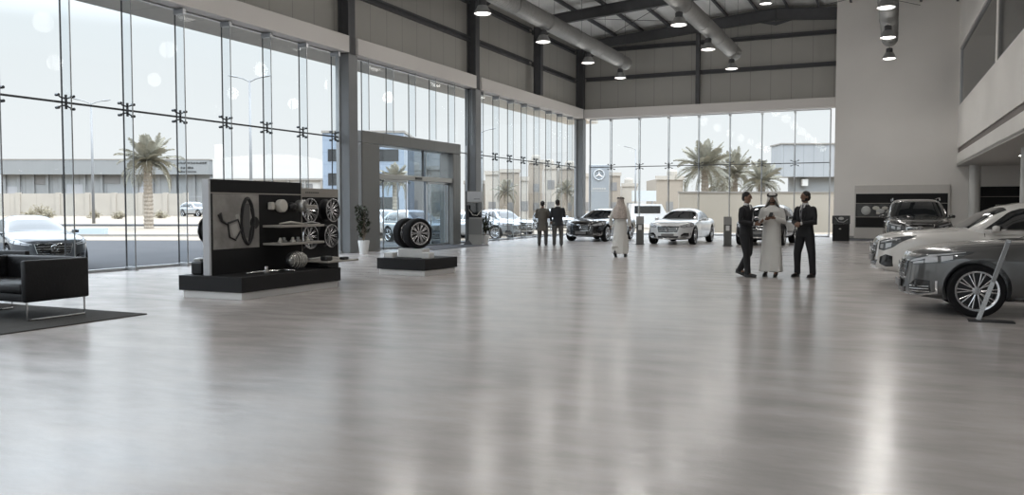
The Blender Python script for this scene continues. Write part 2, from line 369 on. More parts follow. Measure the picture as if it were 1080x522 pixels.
# far right white wall, mezzanine and lower hall
YW = 45.2
struct(MB().box(-2.95, 14.5, YW, YW+1.7, 0, 11.9).build('wall_back', m_white), 'tall white wall at the far right')
struct(MB().box(-2.97, 2.3, YW-.015, YW, 0, .12).build('baseboard_back', mat('skirting', (.30, .30, .29), .5)), 'grey skirting of the white wall')
a_m = R(1.45)
mz = Matrix.Translation((2.42, 46.7, 0)) @ Matrix.Rotation(a_m, 4, 'Z')   # local -y runs towards the camera along the mezzanine
def mbox(x0, x1, y0, y1, z0, z1, m, name, label=None, par=None):
    o = MB().box(x0, x1, y0, y1, z0, z1, mz).build(name, m, par); 
    if not par: struct(o, label)
    return o
mbox(0, .25, -57, -1.2, 3.5, 4.06, m_white, 'mezzanine_edge', 'white edge of the mezzanine floor')
mbox(.05, .25, -57, -1.2, 4.06, 4.30, mat('groove_brown', (.17, .145, .135), .6), 'trim_9', 'brown band along the mezzanine')
mbox(0, .25, -57, -1.2, 4.30, 6.25, m_white, 'wall_right', 'white parapet wall of the mezzanine')
mbox(0, .25, -57, -1.2, 8.95, 11.9, m_white, 'wall_right', 'white wall above the mezzanine windows')
mbox(0, 12, -57, -1.2, 3.47, 3.6, mat('soffit', (.55, .54, .52), .7), 'mezzanine_soffit', 'ceiling under the mezzanine')
mbox(.04, .2, -1.75, -1.2, 6.25, 8.95, m_white, 'wall_right', 'white end of the mezzanine wall')
m_mgl = mat('mezzanine_glass', (.10, .105, .10), .12, .0, spec=.8)
k = 0
yy = -1.75; n = 6
while yy > -50:
    y1 = yy - 13.3; k += 1
    w = thing('window_%d' % (k+7), 'dark interior window of the mezzanine', None); w['kind'] = 'structure'
    mbox(.10, .12, y1+.35, yy-.08, 6.32, 8.9, glass_mat('mezz_pane', (.55, .58, .56), .10), 'pane', par=w)
    mbox(.04, .16, y1+.35, yy, 6.25, 6.32, m_alu, 'window_frame', par=w); mbox(.04, .16, y1+.35, yy, 8.88, 8.95, m_alu, 'window_frame', par=w)
    mbox(.04, .16, yy-.08, yy, 6.32, 8.88, m_alu, 'window_frame', par=w)
    mbox(.0, .2, y1-.08, y1+.35, 6.25, 8.95, m_white, 'wall_pier', 'white post between the mezzanine windows')
    yy = y1
mbox(6, 6.1, -57, -1.2, 3.6, 11.5, stripes('office_wall', (.33, .34, .32), 1, .9, .02, .7, .85), 'office_wall', 'grey wall of the office behind the mezzanine windows')
mbox(.2, 6, -57, -1.2, 9.5, 9.6, mat('office_ceiling', (.10, .10, .10), .8), 'office_ceiling', 'ceiling of the mezzanine offices')
struct(MB().box(14.4, 14.6, -10, 51, 0, 11.9).build('wall_side', m_white), 'white side wall under the mezzanine')
struct(MB().box(-17.2, 15, -10.2, -10, 9.6, 12.3).build('wall_front', m_white), 'white wall above the added glazed front behind the camera')
struct(MB().box(9, 15, -10.2, -10, 0, 9.6).build('wall_front', m_white), 'white wall beside the added glazed front behind the camera')
for k in range(14):
    struct(MB().box(-17.1+k*2, -17.0+k*2, -10.2, -9.95, 0, 9.6).build('trim_%d' % (k+20), m_gdark), 'dark glazing bar of the unseen front added for daylight')
o = thing('window_12', 'unseen glazed front behind the camera, added for daylight', None); o['kind'] = 'structure'; MB().quad((-17,-10.1,0),(9,-10.1,0),(9,-10.1,9.6),(-17,-10.1,9.6)).build('glazing', m_glass, o)  # unseen glazing added behind the camera to let daylight into the near hall
m_colw = mat('round_column', (.60, .60, .585), .35, noise=.02)
for (x, y, r) in ((3.15, 44.0, .24), (3.85, 31.9, .27), (4.5, 19.8, .27), (5.0, 8.0, .27)):
    m = MB().lathe([(r+.03,0),(r+.03,.1),(r,.1),(r,3.47)], 40)
    struct(m.build('round_column', m_colw, loc=(x,y,0), smooth=40), 'white round column under the mezzanine')
# world + sun + interior lamps
w = bpy.data.worlds.new('sky'); bpy.context.scene.world = w; w.use_nodes = True; nt = w.node_tree
bg = nt.nodes['Background']; tc = nt.nodes.new('ShaderNodeTexCoord'); sp = nt.nodes.new('ShaderNodeSeparateXYZ'); cr = nt.nodes.new('ShaderNodeValToRGB')
nt.links.new(tc.outputs['Generated'], sp.inputs[0]); nt.links.new(sp.outputs[2], cr.inputs[0]); nt.links.new(cr.outputs[0], bg.inputs[0])
cr.color_ramp.elements[0].position = 0; cr.color_ramp.elements[0].color = (.86, .87, .87, 1)
cr.color_ramp.elements[1].position = .48; cr.color_ramp.elements[1].color = (4.3, 4.7, 5.2, 1)
e = cr.color_ramp.elements.new(.15); e.color = (.80, .835, .85, 1)
e = cr.color_ramp.elements.new(.19); e.color = (.79, .84, .865, 1)
bg.inputs[1].default_value = SKY
sd = bpy.data.lights.new('sun', 'SUN'); sd.energy = SUN; sd.angle = R(4); sd.color = (1, .94, .85)
so = bpy.data.objects.new('sun', sd); C.objects.link(so); so.rotation_euler = (R(38), 0, R(84))
# ================================================================== CARS
m_tyre = mat('tyre_rubber', (.009, .009, .010), .8, spec=.2, noise=.1, nscale=20)
m_rim = mat('alloy_silver', (.62, .62, .63), .22, .9)
m_rimd = mat('alloy_dark', (.03, .03, .032), .35, .6)
m_chrome = mat('chrome', (.80, .80, .80), .07, 1.)
m_carglass = mat('car_glass', (.012, .014, .016), .03, .0, spec=1.)
m_black = mat('gloss_black', (.008, .008, .009), .12, spec=.7)
m_trim = mat('matte_black', (.018, .018, .02), .6)
m_lamp = mat('headlamp_lens', (.10, .105, .11), .1, .2, spec=.6)
m_reflector = mat('headlamp_reflector', (.50, .51, .53), .3, .3)
m_seam = mat('panel_gap', (.01, .01, .01), .8)
m_plate = mat('blank_plate', (.20, .20, .20), .5)
m_seat = mat('cabin_cream', (.30, .27, .23), .7)

def star(parent, loc, r, axis_m, name='emblem', m=None):
    mb = MB(); n = 28
    mb.tube([Vector((math.cos(2*PI*k/n)*r, 0, math.sin(2*PI*k/n)*r)) for k in range(n+1)], r*.09, 6, cap=False)
    for k in range(3):
        a = PI/2 + k*2*PI/3; t = Vector((math.cos(a)*r*.95, 0, math.sin(a)*r*.95)); s = Vector((-math.sin(a), 0, math.cos(a)))*r*.13
        f = Vector((0, -r*.08, 0)); mb.add([t, s, -s, f, -f], [(0,1,3),(0,3,2),(0,4,1),(0,2,4),(1,4,2),(1,2,3)])
    mb.xf(axis_m); return mb.build(name, m or m_chrome, parent, loc=loc)

def build_wheel(parent, x, y, r, w, side, spokes=10, rimr=None, dark=False, fat=.0125):
    rimr = rimr or r*.74
    t = MB().lathe([(rimr,-w*.46),(rimr+.02,-w*.5),(r*.93,-w*.5),(r*.985,-w*.42),(r,-w*.3),(r,w*.3),(r*.985,w*.42),(r*.93,w*.5),(rimr+.02,w*.5),(rimr,w*.46)], 48, ax='x')
    wo = t.build('wheel', m_tyre, parent, smooth=40, loc=(x, y, r))
    s = side; rm = MB()
    rm.lathe([(rimr-.03,-s*w*.42),(rimr+.004,-s*w*.46),(rimr-.02,-s*.3*w),(rimr-.035,s*.2*w),(rimr-.022,s*.40*w),(rimr+.008,s*.475*w),(rimr+.004,s*.49*w),(rimr-.016,s*.475*w)][3:], 48, ax='x')
    MB().lathe([(rimr-.03,-s*w*.42),(rimr+.004,-s*w*.46),(rimr-.02,-s*.3*w),(rimr-.035,s*.2*w),(rimr-.022,s*.38*w)], 48, ax='x').build('rim_barrel', m_rimd, wo, smooth=40)
    rm.lathe([(.001,s*w*.36),(.05,s*w*.36),(.062,s*w*.30),(.06,s*w*.05)], 20, ax='x')
    for k in range(spokes):
        a = 2*PI*k/spokes
        for da in (-.11, .11):
            p0 = Vector((s*w*.30, math.cos(a)*.05, math.sin(a)*.05)); p1 = Vector((s*w*.36, math.cos(a+da)*(rimr-.02), math.sin(a+da)*(rimr-.02)))
            rm.tube([p0, p0.lerp(p1,.5)+Vector((s*.008,0,0)), p1], [fat*.8, fat*.72, fat*.8], 6)
    rm.build('rim', m_rimd if dark else m_rim, wo, smooth=40)
    MB().lathe([(.001,-s*w*.05),(rimr-.04,-s*w*.05),(rimr-.04,-s*w*.12),(.001,-s*w*.12)], 32, ax='x').build('brake_disc', mat('brake_disc', (.05,.05,.052), .4, .8), wo)
    return wo

def shell(P, body=True, NS=76, NT=18):
    """rounded shell along y. P: top table (y,z), z0, zc, wtab (y,half width), m, lean, y0,y1, nose(z)->dy, tail(z)->dy, pf, pr rounding lengths"""
    y0, y1 = P['y0'], P['y1']; L = y1-y0; rings = []
    for i in range(NS+1):
        u = i/NS; s = .5-.5*math.cos(PI*u); s = .55*s+.45*u; y = y0+s*L
        d0 = min(1, (y-y0)/P['lf']); d1 = min(1, (y1-y)/P['lr'])
        f = (max(1e-4, 1-(1-d0)**P.get('pf', 2.4)))**(1/P.get('qf', 2.6)); f *= (max(1e-4, 1-(1-d1)**P.get('pr', 2.4)))**(1/P.get('qr', 2.6))
        zt = interp(P['top'], y); w = interp(P['w'], y)*f; z0, zc = interp(P['bot'], y) if isinstance(P['bot'], list) else P['bot'], P['zc']
        zc = min(zc, (zt+z0)/2+.02) if not body else min(zc, zt-.03)
        ring = []; m = P['m']
        for j in range(-NT, NT+1):
            th = PI/2*j/NT; c, sn = math.cos(th), abs(math.sin(th)); mm = m if j >= 0 else P.get('mb', 6)
            hw = w*(max(c, 0)**(2/mm)); z = zc+(zt-zc)*sn**(2/mm) if j >= 0 else zc-(zc-z0)*sn**(2/mm)
            hw *= 1 - P.get('lean', 0)*max(0, z-P.get('zl', zc)) - P.get('tuck', 0)*max(0, zc-z)
            if P.get('cut'): hw += P['cut'](y, z)*(1 if c > .3 else 0)*f
            yy = y + P['nose'](z)*max(0, 1-(y-y0)/P['nl'])**1.5 + P['tail'](z)*max(0, 1-(y1-y)/P['tl'])**1.5
            ring.append((hw, yy, z))
        full = [Vector((a, b_, c_)) for a, b_, c_ in ring] + [Vector((-a, b_, c_)) for a, b_, c_ in ring[-2:0:-1]]
        rings.append(full)
    return MB().loft(rings, cap=True)

def make_car(spec, name, label, cat='car', group=None, detail=True):
    S = spec; root = thing(name, label, cat, group=group); W = S['W']/2
    paint = S['paint']
    mbod = shell(S['body']); mbod2 = None
    o = mbod.build('body', paint, root)
    bm = bmesh.new(); bm.from_mesh(o.data); bmesh.ops.remove_doubles(bm, verts=bm.verts[:], dist=.0008); bmesh.ops.dissolve_degenerate(bm, edges=bm.edges[:], dist=.0005); bmesh.ops.recalc_face_normals(bm, faces=bm.faces[:]); bm.to_mesh(o.data); bm.free()
    bv1 = (list(v.co.copy() for v in o.data.vertices), [tuple(p.vertices) for p in o.data.polygons])
    # arches
    cut = MB(); ar = S['r']+.055
    for y in S['axles']:
        cut.lathe([(ar, W-.34), (ar, W+.2)], 48, M=Matrix.Translation((0, y, S['r']+.01)), cap=True, ax='x'); cut.lathe([(ar, -W-.2), (ar, -W+.34)], 48, M=Matrix.Translation((0, y, S['r']+.01)), cap=True, ax='x')
    co = cut.build('cut', m_trim)
    md = o.modifiers.new('b', 'BOOLEAN'); md.operation = 'DIFFERENCE'; md.object = co; md.solver = 'EXACT'; bake(o); bpy.data.objects.remove(co)
    o.data.polygons.foreach_set('use_smooth', [True]*len(o.data.polygons)); o.data.set_sharp_from_angle(angle=R(38))
    g = shell(S['cabin'], body=False, NS=60, NT=16)
    go = g.build('cabin_shell', paint, root, smooth=50)
    V = bv1[0]+[v.copy() for v in g.v]; F = bv1[1]+[tuple(i+len(bv1[0]) for i in f) for f in g.f]
    bvh = BVHTree.FromPolygons(V, F)
    def hit(p, d):
        d = Vector(d).normalized(); p = Vector(p); h = bvh.ray_cast(p-d*2.5, d, 5)
        if h[0] is None:
            h = bvh.find_nearest(p)
            return h[0], h[1]
        nn = h[1] if h[1].dot(d) < 0 else -h[1]; return h[0], nn
    def patch(nm, top, bot, d, m, off=.004, na=18, nb=6, par=None, skirt=.012, mirror=False):
        def rs(pl, u):
            pl = [Vector(p) for p in pl]; ls = [(b-a).length for a, b in zip(pl, pl[1:])]; t = u*sum(ls)
            for a, b, l in zip(pl, pl[1:], ls):
                if t <= l+1e-9: return a.lerp(b, t/max(l, 1e-9))
                t -= l
            return pl[-1]
        def one(sgn):
            mb = MB(); G = []
            for j in range(nb+1):
                row = []
                for i in range(na+1):
                    p = rs(bot, i/na).lerp(rs(top, i/na), j/nb); dd = Vector(d)
                    if sgn < 0: p.x = -p.x; dd.x = -dd.x
                    q, n_ = hit(p, dd); row.append((q, n_))
                G.append(row)
            A = [[q+n_*off for q, n_ in r] for r in G]
            idx = lambda j, i: j*(na+1)+i
            vs = [p for r in A for p in r]; fs = [(idx(j,i), idx(j,i+1), idx(j+1,i+1), idx(j+1,i)) for j in range(nb) for i in range(na)]
            bd = [(0, i) for i in range(na)] + [(j, na) for j in range(nb)] + [(nb, i) for i in range(na, 0, -1)] + [(j, 0) for j in range(nb, 0, -1)]
            k0 = len(vs); vs += [G[j][i][0]-G[j][i][1]*skirt for j, i in bd]
            for a in range(len(bd)):
                b = (a+1) % len(bd); fs.append((idx(*bd[a]), idx(*bd[b]), k0+b, k0+a))
            mb.add(vs, fs); return mb.build(nm, m, par or root, smooth=60)
        r1 = one(1); r2 = one(-1) if mirror else None
        return (r1, r2) if mirror else r1
    ctx = dict(root=root, patch=patch, hit=hit, S=S, W=W, body=o)
    # wheels
    for k, y in enumerate(S['axles']):
        for s in (-1, 1): build_wheel(root, s*(W-.135), y, S['r'], .25, s, S.get('spokes', 10), dark=S.get('darkrim', False))
    # inner underbody (dark), so arches read black
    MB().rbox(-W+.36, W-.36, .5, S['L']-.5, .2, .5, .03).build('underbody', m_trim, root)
    S['front'](ctx)
    # mirrors
    for s in (-1, 1):
        my, mzz = S['mirror']; q, n_ = hit((s*W, my, mzz), (-s, 0, 0)); mm = MB()
        c = Vector((s*(W+.065), my+.02, mzz+.04)); mm.ell(c, (.10, .06, .055), 14, 10); mm.rbox(c.x-.09, c.x+.09, c.y-.02, c.y+.055, c.z-.055, c.z+.045, .02); mm.tube([(q.x*.97, my, mzz-.02), (s*(W+.02), my, mzz)], [.03, .03], 8)
        mo = mm.build('mirror', S.get('mirror_paint', paint), root, smooth=60); 
        MB().box(c.x-.08, c.x+.08, c.y+.06, c.y+.072, c.z-.042, c.z+.042).build('mirror_glass', m_carglass, mo)
    return root, ctx

def sedan_spec(paint, r=.365, dark=False):
    L = 5.21
    top = smooth_tab([(0,.72),(.02,.80),(.08,.865),(.25,.92),(.6,.975),(1.0,1.015),(1.5,1.055),(1.8,1.06),(2.2,1.02),(3.6,1.01),(4.2,1.045),(4.7,1.07),(5.05,1.05),(5.15,1.0),(5.21,.9)], 1)
    body = dict(y0=0, y1=L, top=top, bot=smooth_tab([(0,.24),(.5,.19),(4.6,.19),(5.21,.32)], 6), zc=.55, w=smooth_tab([(0,.90),(.9,.955),(2,.945),(3.9,.955),(5.21,.88)], 5), m=5.5, mb=5, lean=.06, zl=.6, tuck=.10,
        lf=.75, lr=.6, qf=2.5, pf=2.5, nose=lambda z: .0+.10*max(0, z-.55)-.03*math.exp(-((z-.33)/.09)**2)+.06*max(0,.28-z)*4, nl=.7, tail=lambda z: -.10*abs(z-.75), tl=.6,
        cut=lambda y, z: .012*math.exp(-((z-.80)/.035)**2)*(1 if .6 < y < 4.7 else 0)-.014*math.exp(-((z-.42)/.11)**2)*(1 if 1.5 < y < 3.7 else 0))
    ctop = smooth_tab([(1.50,.98),(1.62,1.045),(2.0,1.24),(2.35,1.395),(2.65,1.46),(2.95,1.49),(3.3,1.485),(3.7,1.42),(4.15,1.255),(4.6,1.06),(4.75,.98)], 2)
    cab = dict(y0=1.50, y1=4.75, top=ctop, bot=.85, zc=.93, w=smooth_tab([(1.5,.80),(2.2,.85),(3.6,.85),(4.75,.70)], 5), m=3.6, mb=4, lean=.42, zl=.95, lf=.5, lr=.6, qf=5, qr=5, nose=lambda z: 0, tail=lambda z: 0, nl=.1, tl=.1)
    return dict(L=L, W=1.92, r=r, axles=(.88, 4.0), body=body, cabin=cab, paint=paint, front=sedan_details, mirror=(2.02, 1.0), darkrim=dark)
def sedan_details(c):
    p0 = c['patch']; r = c['root']; W = c['W']; F = (0, 1, 0); S = c['S']
    def p(nm, top, bot, *a, **k):
        up = lambda pl: [(x, y, z+.055) if (y < .9 and .41 < z < .9) else (x, y, z) for x, y, z in pl]
        return p0(nm, up(top), up(bot), *a, **k)
    # windscreen, side and rear glass
    p('windscreen', [(-.60,2.33,2),(-.3,2.28,2),(0,2.26,2),(.3,2.28,2),(.60,2.33,2)], [(-.72,1.70,2),(-.4,1.63,2),(0,1.61,2),(.4,1.63,2),(.72,1.70,2)], (0,0,-1), m_carglass, .004, 20, 10)
    p('rear_window', [(-.55,3.85,2),(0,3.9,2),(.55,3.85,2)], [(-.60,4.50,2),(0,4.55,2),(.60,4.50,2)], (0,0,-1), m_carglass, .004, 14, 8)
    p('side_window', [(1,1.98,1.05),(1,2.3,1.24),(1,2.6,1.33),(1,3.02,1.345)], [(1,1.95,1.02),(1,3.02,1.035)], (-1,0,0), m_carglass, .004, 14, 6, mirror=True)
    p('side_window', [(1,3.08,1.345),(1,3.5,1.31),(1,3.95,1.19),(1,4.12,1.12)], [(1,3.08,1.035),(1,4.12,1.07)], (-1,0,0), m_carglass, .004, 14, 6, mirror=True)
    p('window_trim', [(1,1.9,1.03),(1,4.15,1.065)], [(1,1.9,1.012),(1,4.15,1.045)], (-1,0,0), m_chrome, .006, 30, 1, mirror=True)
    # grille with bars
    p('grille_frame', [(-.47,0,.70),(0,0,.715),(.47,0,.70)], [(-.40,0,.435),(0,0,.42),(.40,0,.435)], F, m_chrome, .006, 20, 6)
    g = p('grille', [(-.445,0,.682),(0,0,.697),(.445,0,.682)], [(-.385,0,.452),(0,0,.438),(.385,0,.452)], F, m_black, .012, 20, 6)
    for k in range(3):
        z = .490+.065*k; w_ = .385+.015*k; p('grille_bar', [(-w_,0,z+.009),(w_,0,z+.009)], [(-w_,0,z),(w_,0,z)], F, m_chrome, .022, 18, 1, par=g)
    q, n_ = c['hit']((0, 0, .64), F); star(r, (0, q.y-.03, .635), .085, Matrix())
    # headlamps wrap round the corner
    h = p('headlight', [(.49,.1,.715),(.62,.16,.755),(.76,.34,.80),(.87,.62,.84)], [(.49,.1,.66),(.62,.14,.635),(.76,.3,.66),(.88,.58,.81)], (-.45,.85,-.15), m_lamp, .005, 16, 6, mirror=True)
    p('headlight', [(1,.30,.80),(1,.55,.838),(1,.84,.842)], [(1,.20,.655),(1,.5,.685),(1,.84,.838)], (-1,0,0), m_lamp, .007, 14, 5, mirror=True)
    p('headlight_reflector', [(1,.30,.785),(1,.55,.815),(1,.74,.835)], [(1,.29,.765),(1,.55,.797),(1,.74,.828)], (-1,0,0), m_reflector, .011, 12, 2, mirror=True)
    p('headlight_reflector', [(1,.26,.75),(1,.40,.765)], [(1,.25,.675),(1,.40,.695)], (-1,0,0), m_reflector, .011, 8, 2, mirror=True)
    p('headlight_reflector', [(1,.44,.77),(1,.58,.785)], [(1,.44,.70),(1,.58,.735)], (-1,0,0), m_reflector, .011, 8, 2, mirror=True)
    p('headlight_reflector', [(.50,.1,.695),(.66,.2,.735),(.80,.42,.785)], [(.50,.1,.672),(.66,.2,.705),(.80,.42,.762)], (-.45,.85,-.15), m_reflector, .009, 12, 2, mirror=True)
    p('headlight_reflector', [(.56,.12,.675),(.72,.26,.70)], [(.57,.12,.652),(.72,.26,.668)], (-.45,.85,-.15), m_reflector, .009, 8, 2, mirror=True)
    # intakes and bumper
    p('air_intake', [(.50,.1,.40),(.64,.14,.44),(.80,.32,.43)], [(.50,.1,.30),(.64,.14,.285),(.80,.32,.33)], (-.4,.85,0), m_black, .006, 12, 4, mirror=True)
    p('intake_trim', [(.47,.1,.295),(.64,.14,.275),(.84,.36,.33),(.845,.38,.43)], [(.47,.1,.28),(.64,.14,.255),(.86,.36,.31),(.87,.38,.43)], (-.4,.85,0), m_chrome, .012, 18, 1, mirror=True)
    for k in range(3):
        z = .315+.035*k; p('intake_slat', [(.53,.1,z+.008),(.66,.14,z+.01),(.79,.30,z+.02)], [(.53,.1,z),(.66,.14,z+.002),(.79,.30,z+.012)], (-.4,.85,0), m_chrome, .010, 10, 1, mirror=True)
    p('lower_grille', [(-.44,0,.36),(.44,0,.36)], [(-.40,0,.285),(.40,0,.285)], F, m_black, .006, 14, 3)
    p('splitter', [(-.44,0,.268),(.44,0,.268)], [(-.44,0,.25),(.44,0,.25)], F, m_chrome, .010, 14, 1)
    q, n_ = c['hit']((0, 0, .40), F); MB().rbox(-.26, .26, q.y-.03, q.y, .345, .455, .008).build('number_plate', m_plate, r)
    # doors
    for y in (1.98, 3.05, 4.02):
        p('door_gap', [(1,y,1.0),(1,y-.03,.25)], [(1,y+.008,1.0),(1,y-.022,.25)], (-1,0,0), m_seam, .0015, 12, 1, mirror=True, skirt=.004)
    for y in (2.75, 3.75):
        p('door_handle', [(1,y,.885),(1,y+.2,.89)], [(1,y,.865),(1,y+.2,.87)], (-1,0,0), m_chrome, .02, 6, 1, mirror=True)
    p('sill_trim', [(1,1.35,.27),(1,3.5,.27)], [(1,1.35,.235),(1,3.5,.235)], (-1,0,0), m_chrome, .008, 14, 1, mirror=True)
    p('bonnet_gap', [(.73,.42,2),(.80,1.0,2),(.80,1.62,2)], [(.722,.42,2),(.792,1.0,2),(.792,1.62,2)], (0,0,-1), m_seam, .0015, 20, 1, mirror=True, skirt=.004)
    p('rear_light', [(.55,5.2,.90),(.9,5.0,.90)], [(.55,5.2,.82),(.9,5.0,.82)], (-.5,-.8,0), mat('tail_red', (.25,.01,.01), .1), .006, 8, 3, mirror=True)

def suv_spec(paint, L=4.85, W=1.95, H=1.72, r=.375, hood=1.08, rails=False, wsy=1.45, boxy=0., spokes=5, dark=False, star_r=.105):
    top = smooth_tab([(0,hood-.26),(.03,hood-.17),(.12,hood-.1),(.35,hood-.04),(.8,hood+.01),(1.3,hood+.05),(1.6,hood+.07),(2.0,hood+.0),(4.2,hood+.02),(L-.12,hood),(L,hood-.12)], 1)
    body = dict(y0=0, y1=L, top=top, bot=smooth_tab([(0,.30),(.5,.24),(4.2,.24),(L,.38)], 6), zc=.62, w=smooth_tab([(0,W/2-.06),(.9,W/2),(L-1,W/2),(L,W/2-.08)], 5), m=5.5+boxy, mb=5, lean=.05, zl=.7, tuck=.08,
        lf=.62, lr=.45, qf=2.7, nose=lambda z: .10*max(0, z-.6)+.05*max(0,.34-z)*4-.03*math.exp(-((z-.42)/.1)**2), nl=.7, tail=lambda z: -.08*abs(z-.8), tl=.5,
        cut=lambda y, z: .012*math.exp(-((z-.92)/.04)**2)*(1 if .6 < y < 4.5 else 0)-.014*math.exp(-((z-.5)/.12)**2)*(1 if 1.4 < y < 3.6 else 0))
    ct = smooth_tab([(wsy,hood-.02),(wsy+.15,hood+.07),(wsy+.55,hood+(H-hood)*.62),(wsy+.85,H-.08),(wsy+1.15,H-.02),(wsy+1.6,H),(L-1.2,H-.01),(L-.6,H-.07),(L-.3,H-.28),(L-.08,hood+.05),(L-.02,hood-.02)], 2)
    cab = dict(y0=wsy, y1=L-.02, top=ct, bot=hood-.1, zc=hood-.02, w=smooth_tab([(wsy,W/2-.13),(wsy+.8,W/2-.08),(L-.8,W/2-.08),(L,W/2-.14)], 4), m=4.2+boxy, mb=4, lean=.30-.04*boxy, zl=hood, lf=.45, lr=.4, qf=5, qr=5, nose=lambda z: 0, tail=lambda z: 0, nl=.1, tl=.1)
    return dict(L=L, W=W, H=H, r=r, axles=(.90, .90+L*.60), body=body, cabin=cab, paint=paint, front=suv_details, mirror=(wsy+.55, hood+.03), hood=hood, wsy=wsy, rails=rails, spokes=spokes, darkrim=dark, star_r=star_r)
def suv_details(c):
    p = c['patch']; r = c['root']; S = c['S']; W = c['W']; F = (0,1,0); h = S['hood']; H = S['H']; w0 = S['wsy']; L = S['L']
    k = W-.27
    p('windscreen', [(-k+.05,w0+.82,3),(0,w0+.76,3),(k-.05,w0+.82,3)], [(-k-.03,w0+.18,3),(0,w0+.10,3),(k+.03,w0+.18,3)], (0,0,-1), m_carglass, .005, 20, 10)
    zt = H-.13; zb = h+.05
    p('side_window', [(1,w0+.5,zb+.06),(1,w0+.85,zt-.06),(1,w0+1.05,zt),(1,w0+1.5,zt)], [(1,w0+.42,zb),(1,w0+1.5,zb)], (-1,0,0), m_carglass, .005, 14, 6, mirror=True)
    p('side_window', [(1,w0+1.57,zt),(1,w0+2.35,zt-.01)], [(1,w0+1.57,zb),(1,w0+2.35,zb)], (-1,0,0), m_carglass, .005, 10, 5, mirror=True)
    p('side_window', [(1,w0+2.42,zt-.01),(1,L-.75,zt-.04)], [(1,w0+2.42,zb),(1,L-.50,zb+.05)], (-1,0,0), m_carglass, .005, 10, 5, mirror=True)
    p('window_trim', [(1,w0+.4,zb-.005),(1,L-.5,zb+.02)], [(1,w0+.4,zb-.025),(1,L-.5,zb)], (-1,0,0), m_chrome, .008, 24, 1, mirror=True)
    p('rear_window', [(-.6,L+.2,H-.22),(.6,L+.2,H-.22)], [(-.68,L+.2,h+.12),(.68,L+.2,h+.12)], (0,-1,0), m_carglass, .005, 10, 6)
    gz0, gz1 = h-.50, h-.16
    p('grille_frame', [(-.42,0,gz1),(0,0,gz1+.012),(.42,0,gz1)], [(-.34,0,gz0),(0,0,gz0-.012),(.34,0,gz0)], F, m_chrome, .006, 16, 6)
    g = p('grille', [(-.395,0,gz1-.02),(0,0,gz1-.008),(.395,0,gz1-.02)], [(-.325,0,gz0+.02),(0,0,gz0+.008),(.325,0,gz0+.02)], F, m_black, .012, 16, 6)
    zm = (gz0+gz1)/2
    for dz in (.045, -.07): p('grille_bar', [(-.37,0,zm+dz+.028),(.37,0,zm+dz+.028)], [(-.37,0,zm+dz),(.37,0,zm+dz)], F, m_chrome, .026, 16, 1, par=g)
    q, n_ = c['hit']((0,0,zm), F); star(r, (0, q.y-.045, zm), S['star_r'], Matrix())
    HD = (-.5,.8,-.1)
    p('headlight', [(.47,.1,h-.20),(.64,.18,h-.155),(.80,.34,h-.11),(W-.08,.64,h-.075)], [(.46,.1,h-.36),(.64,.18,h-.38),(.80,.32,h-.31),(W-.08,.62,h-.12)], HD, m_lamp, .006, 16, 6, mirror=True)
    p('headlight_reflector', [(.52,.12,h-.21),(.68,.2,h-.175),(.84,.42,h-.135)], [(.52,.12,h-.235),(.68,.2,h-.205),(.84,.42,h-.155)], HD, m_reflector, .011, 12, 2, mirror=True)
    p('headlight_reflector', [(.53,.12,h-.26),(.62,.16,h-.25)], [(.53,.12,h-.335),(.62,.16,h-.34)], HD, m_reflector, .011, 6, 3, mirror=True)
    p('headlight_reflector', [(.68,.2,h-.24),(.77,.3,h-.22)], [(.68,.2,h-.335),(.77,.3,h-.30)], HD, m_reflector, .011, 6, 3, mirror=True)
    p('air_intake', [(.55,.12,h-.50),(.70,.2,h-.44),(.80,.32,h-.47)], [(.55,.12,h-.62),(.70,.2,h-.68),(.80,.32,h-.66)], (-.45,.85,0), m_black, .008, 10, 5, mirror=True)
    p('lower_grille', [(-.48,0,.50),(.48,0,.50)], [(-.42,0,.39),(.42,0,.39)], F, m_black, .008, 14, 3)
    p('skid_trim', [(-.62,0,.35),(.62,0,.35)], [(-.58,0,.31),(.58,0,.31)], F, m_chrome, .012, 20, 1)
    q, n_ = c['hit']((0,0,.50), F); MB().rbox(-.26,.26,q.y-.03,q.y,.47,.58,.008).build('number_plate', m_plate, r)
    for y in (w0+.42, w0+1.53, w0+2.4):
        p('door_gap', [(1,y,h-.02),(1,y-.03,.3)], [(1,y+.009,h-.02),(1,y-.021,.3)], (-1,0,0), m_seam, .0015, 12, 1, mirror=True, skirt=.004)
    for y in (w0+1.2, w0+2.05): p('door_handle', [(1,y,h-.11),(1,y+.2,h-.105)], [(1,y,h-.135),(1,y+.2,h-.13)], (-1,0,0), m_chrome, .022, 6, 1, mirror=True)
    p('bonnet_gap', [(.74,.40,3),(.80,.9,3),(.80,w0,3)], [(.732,.40,3),(.792,.9,3),(.792,w0,3)], (0,0,-1), m_seam, .0015, 20, 1, mirror=True, skirt=.004)
    p('sill_trim', [(1,1.4,.34),(1,L-1.5,.34)], [(1,1.4,.28),(1,L-1.5,.28)], (-1,0,0), m_trim, .010, 14, 1, mirror=True)
    if S['rails']:
        for s in (-1, 1):
            x = s*(W-.27); MB().tube([(x,w0+1.0,H-.06),(x,w0+1.1,H+.025),(x,L-1.0,H+.02),(x,L-.8,H-.06)], [.018]*4, 8).build('roof_rail', m_chrome, r)

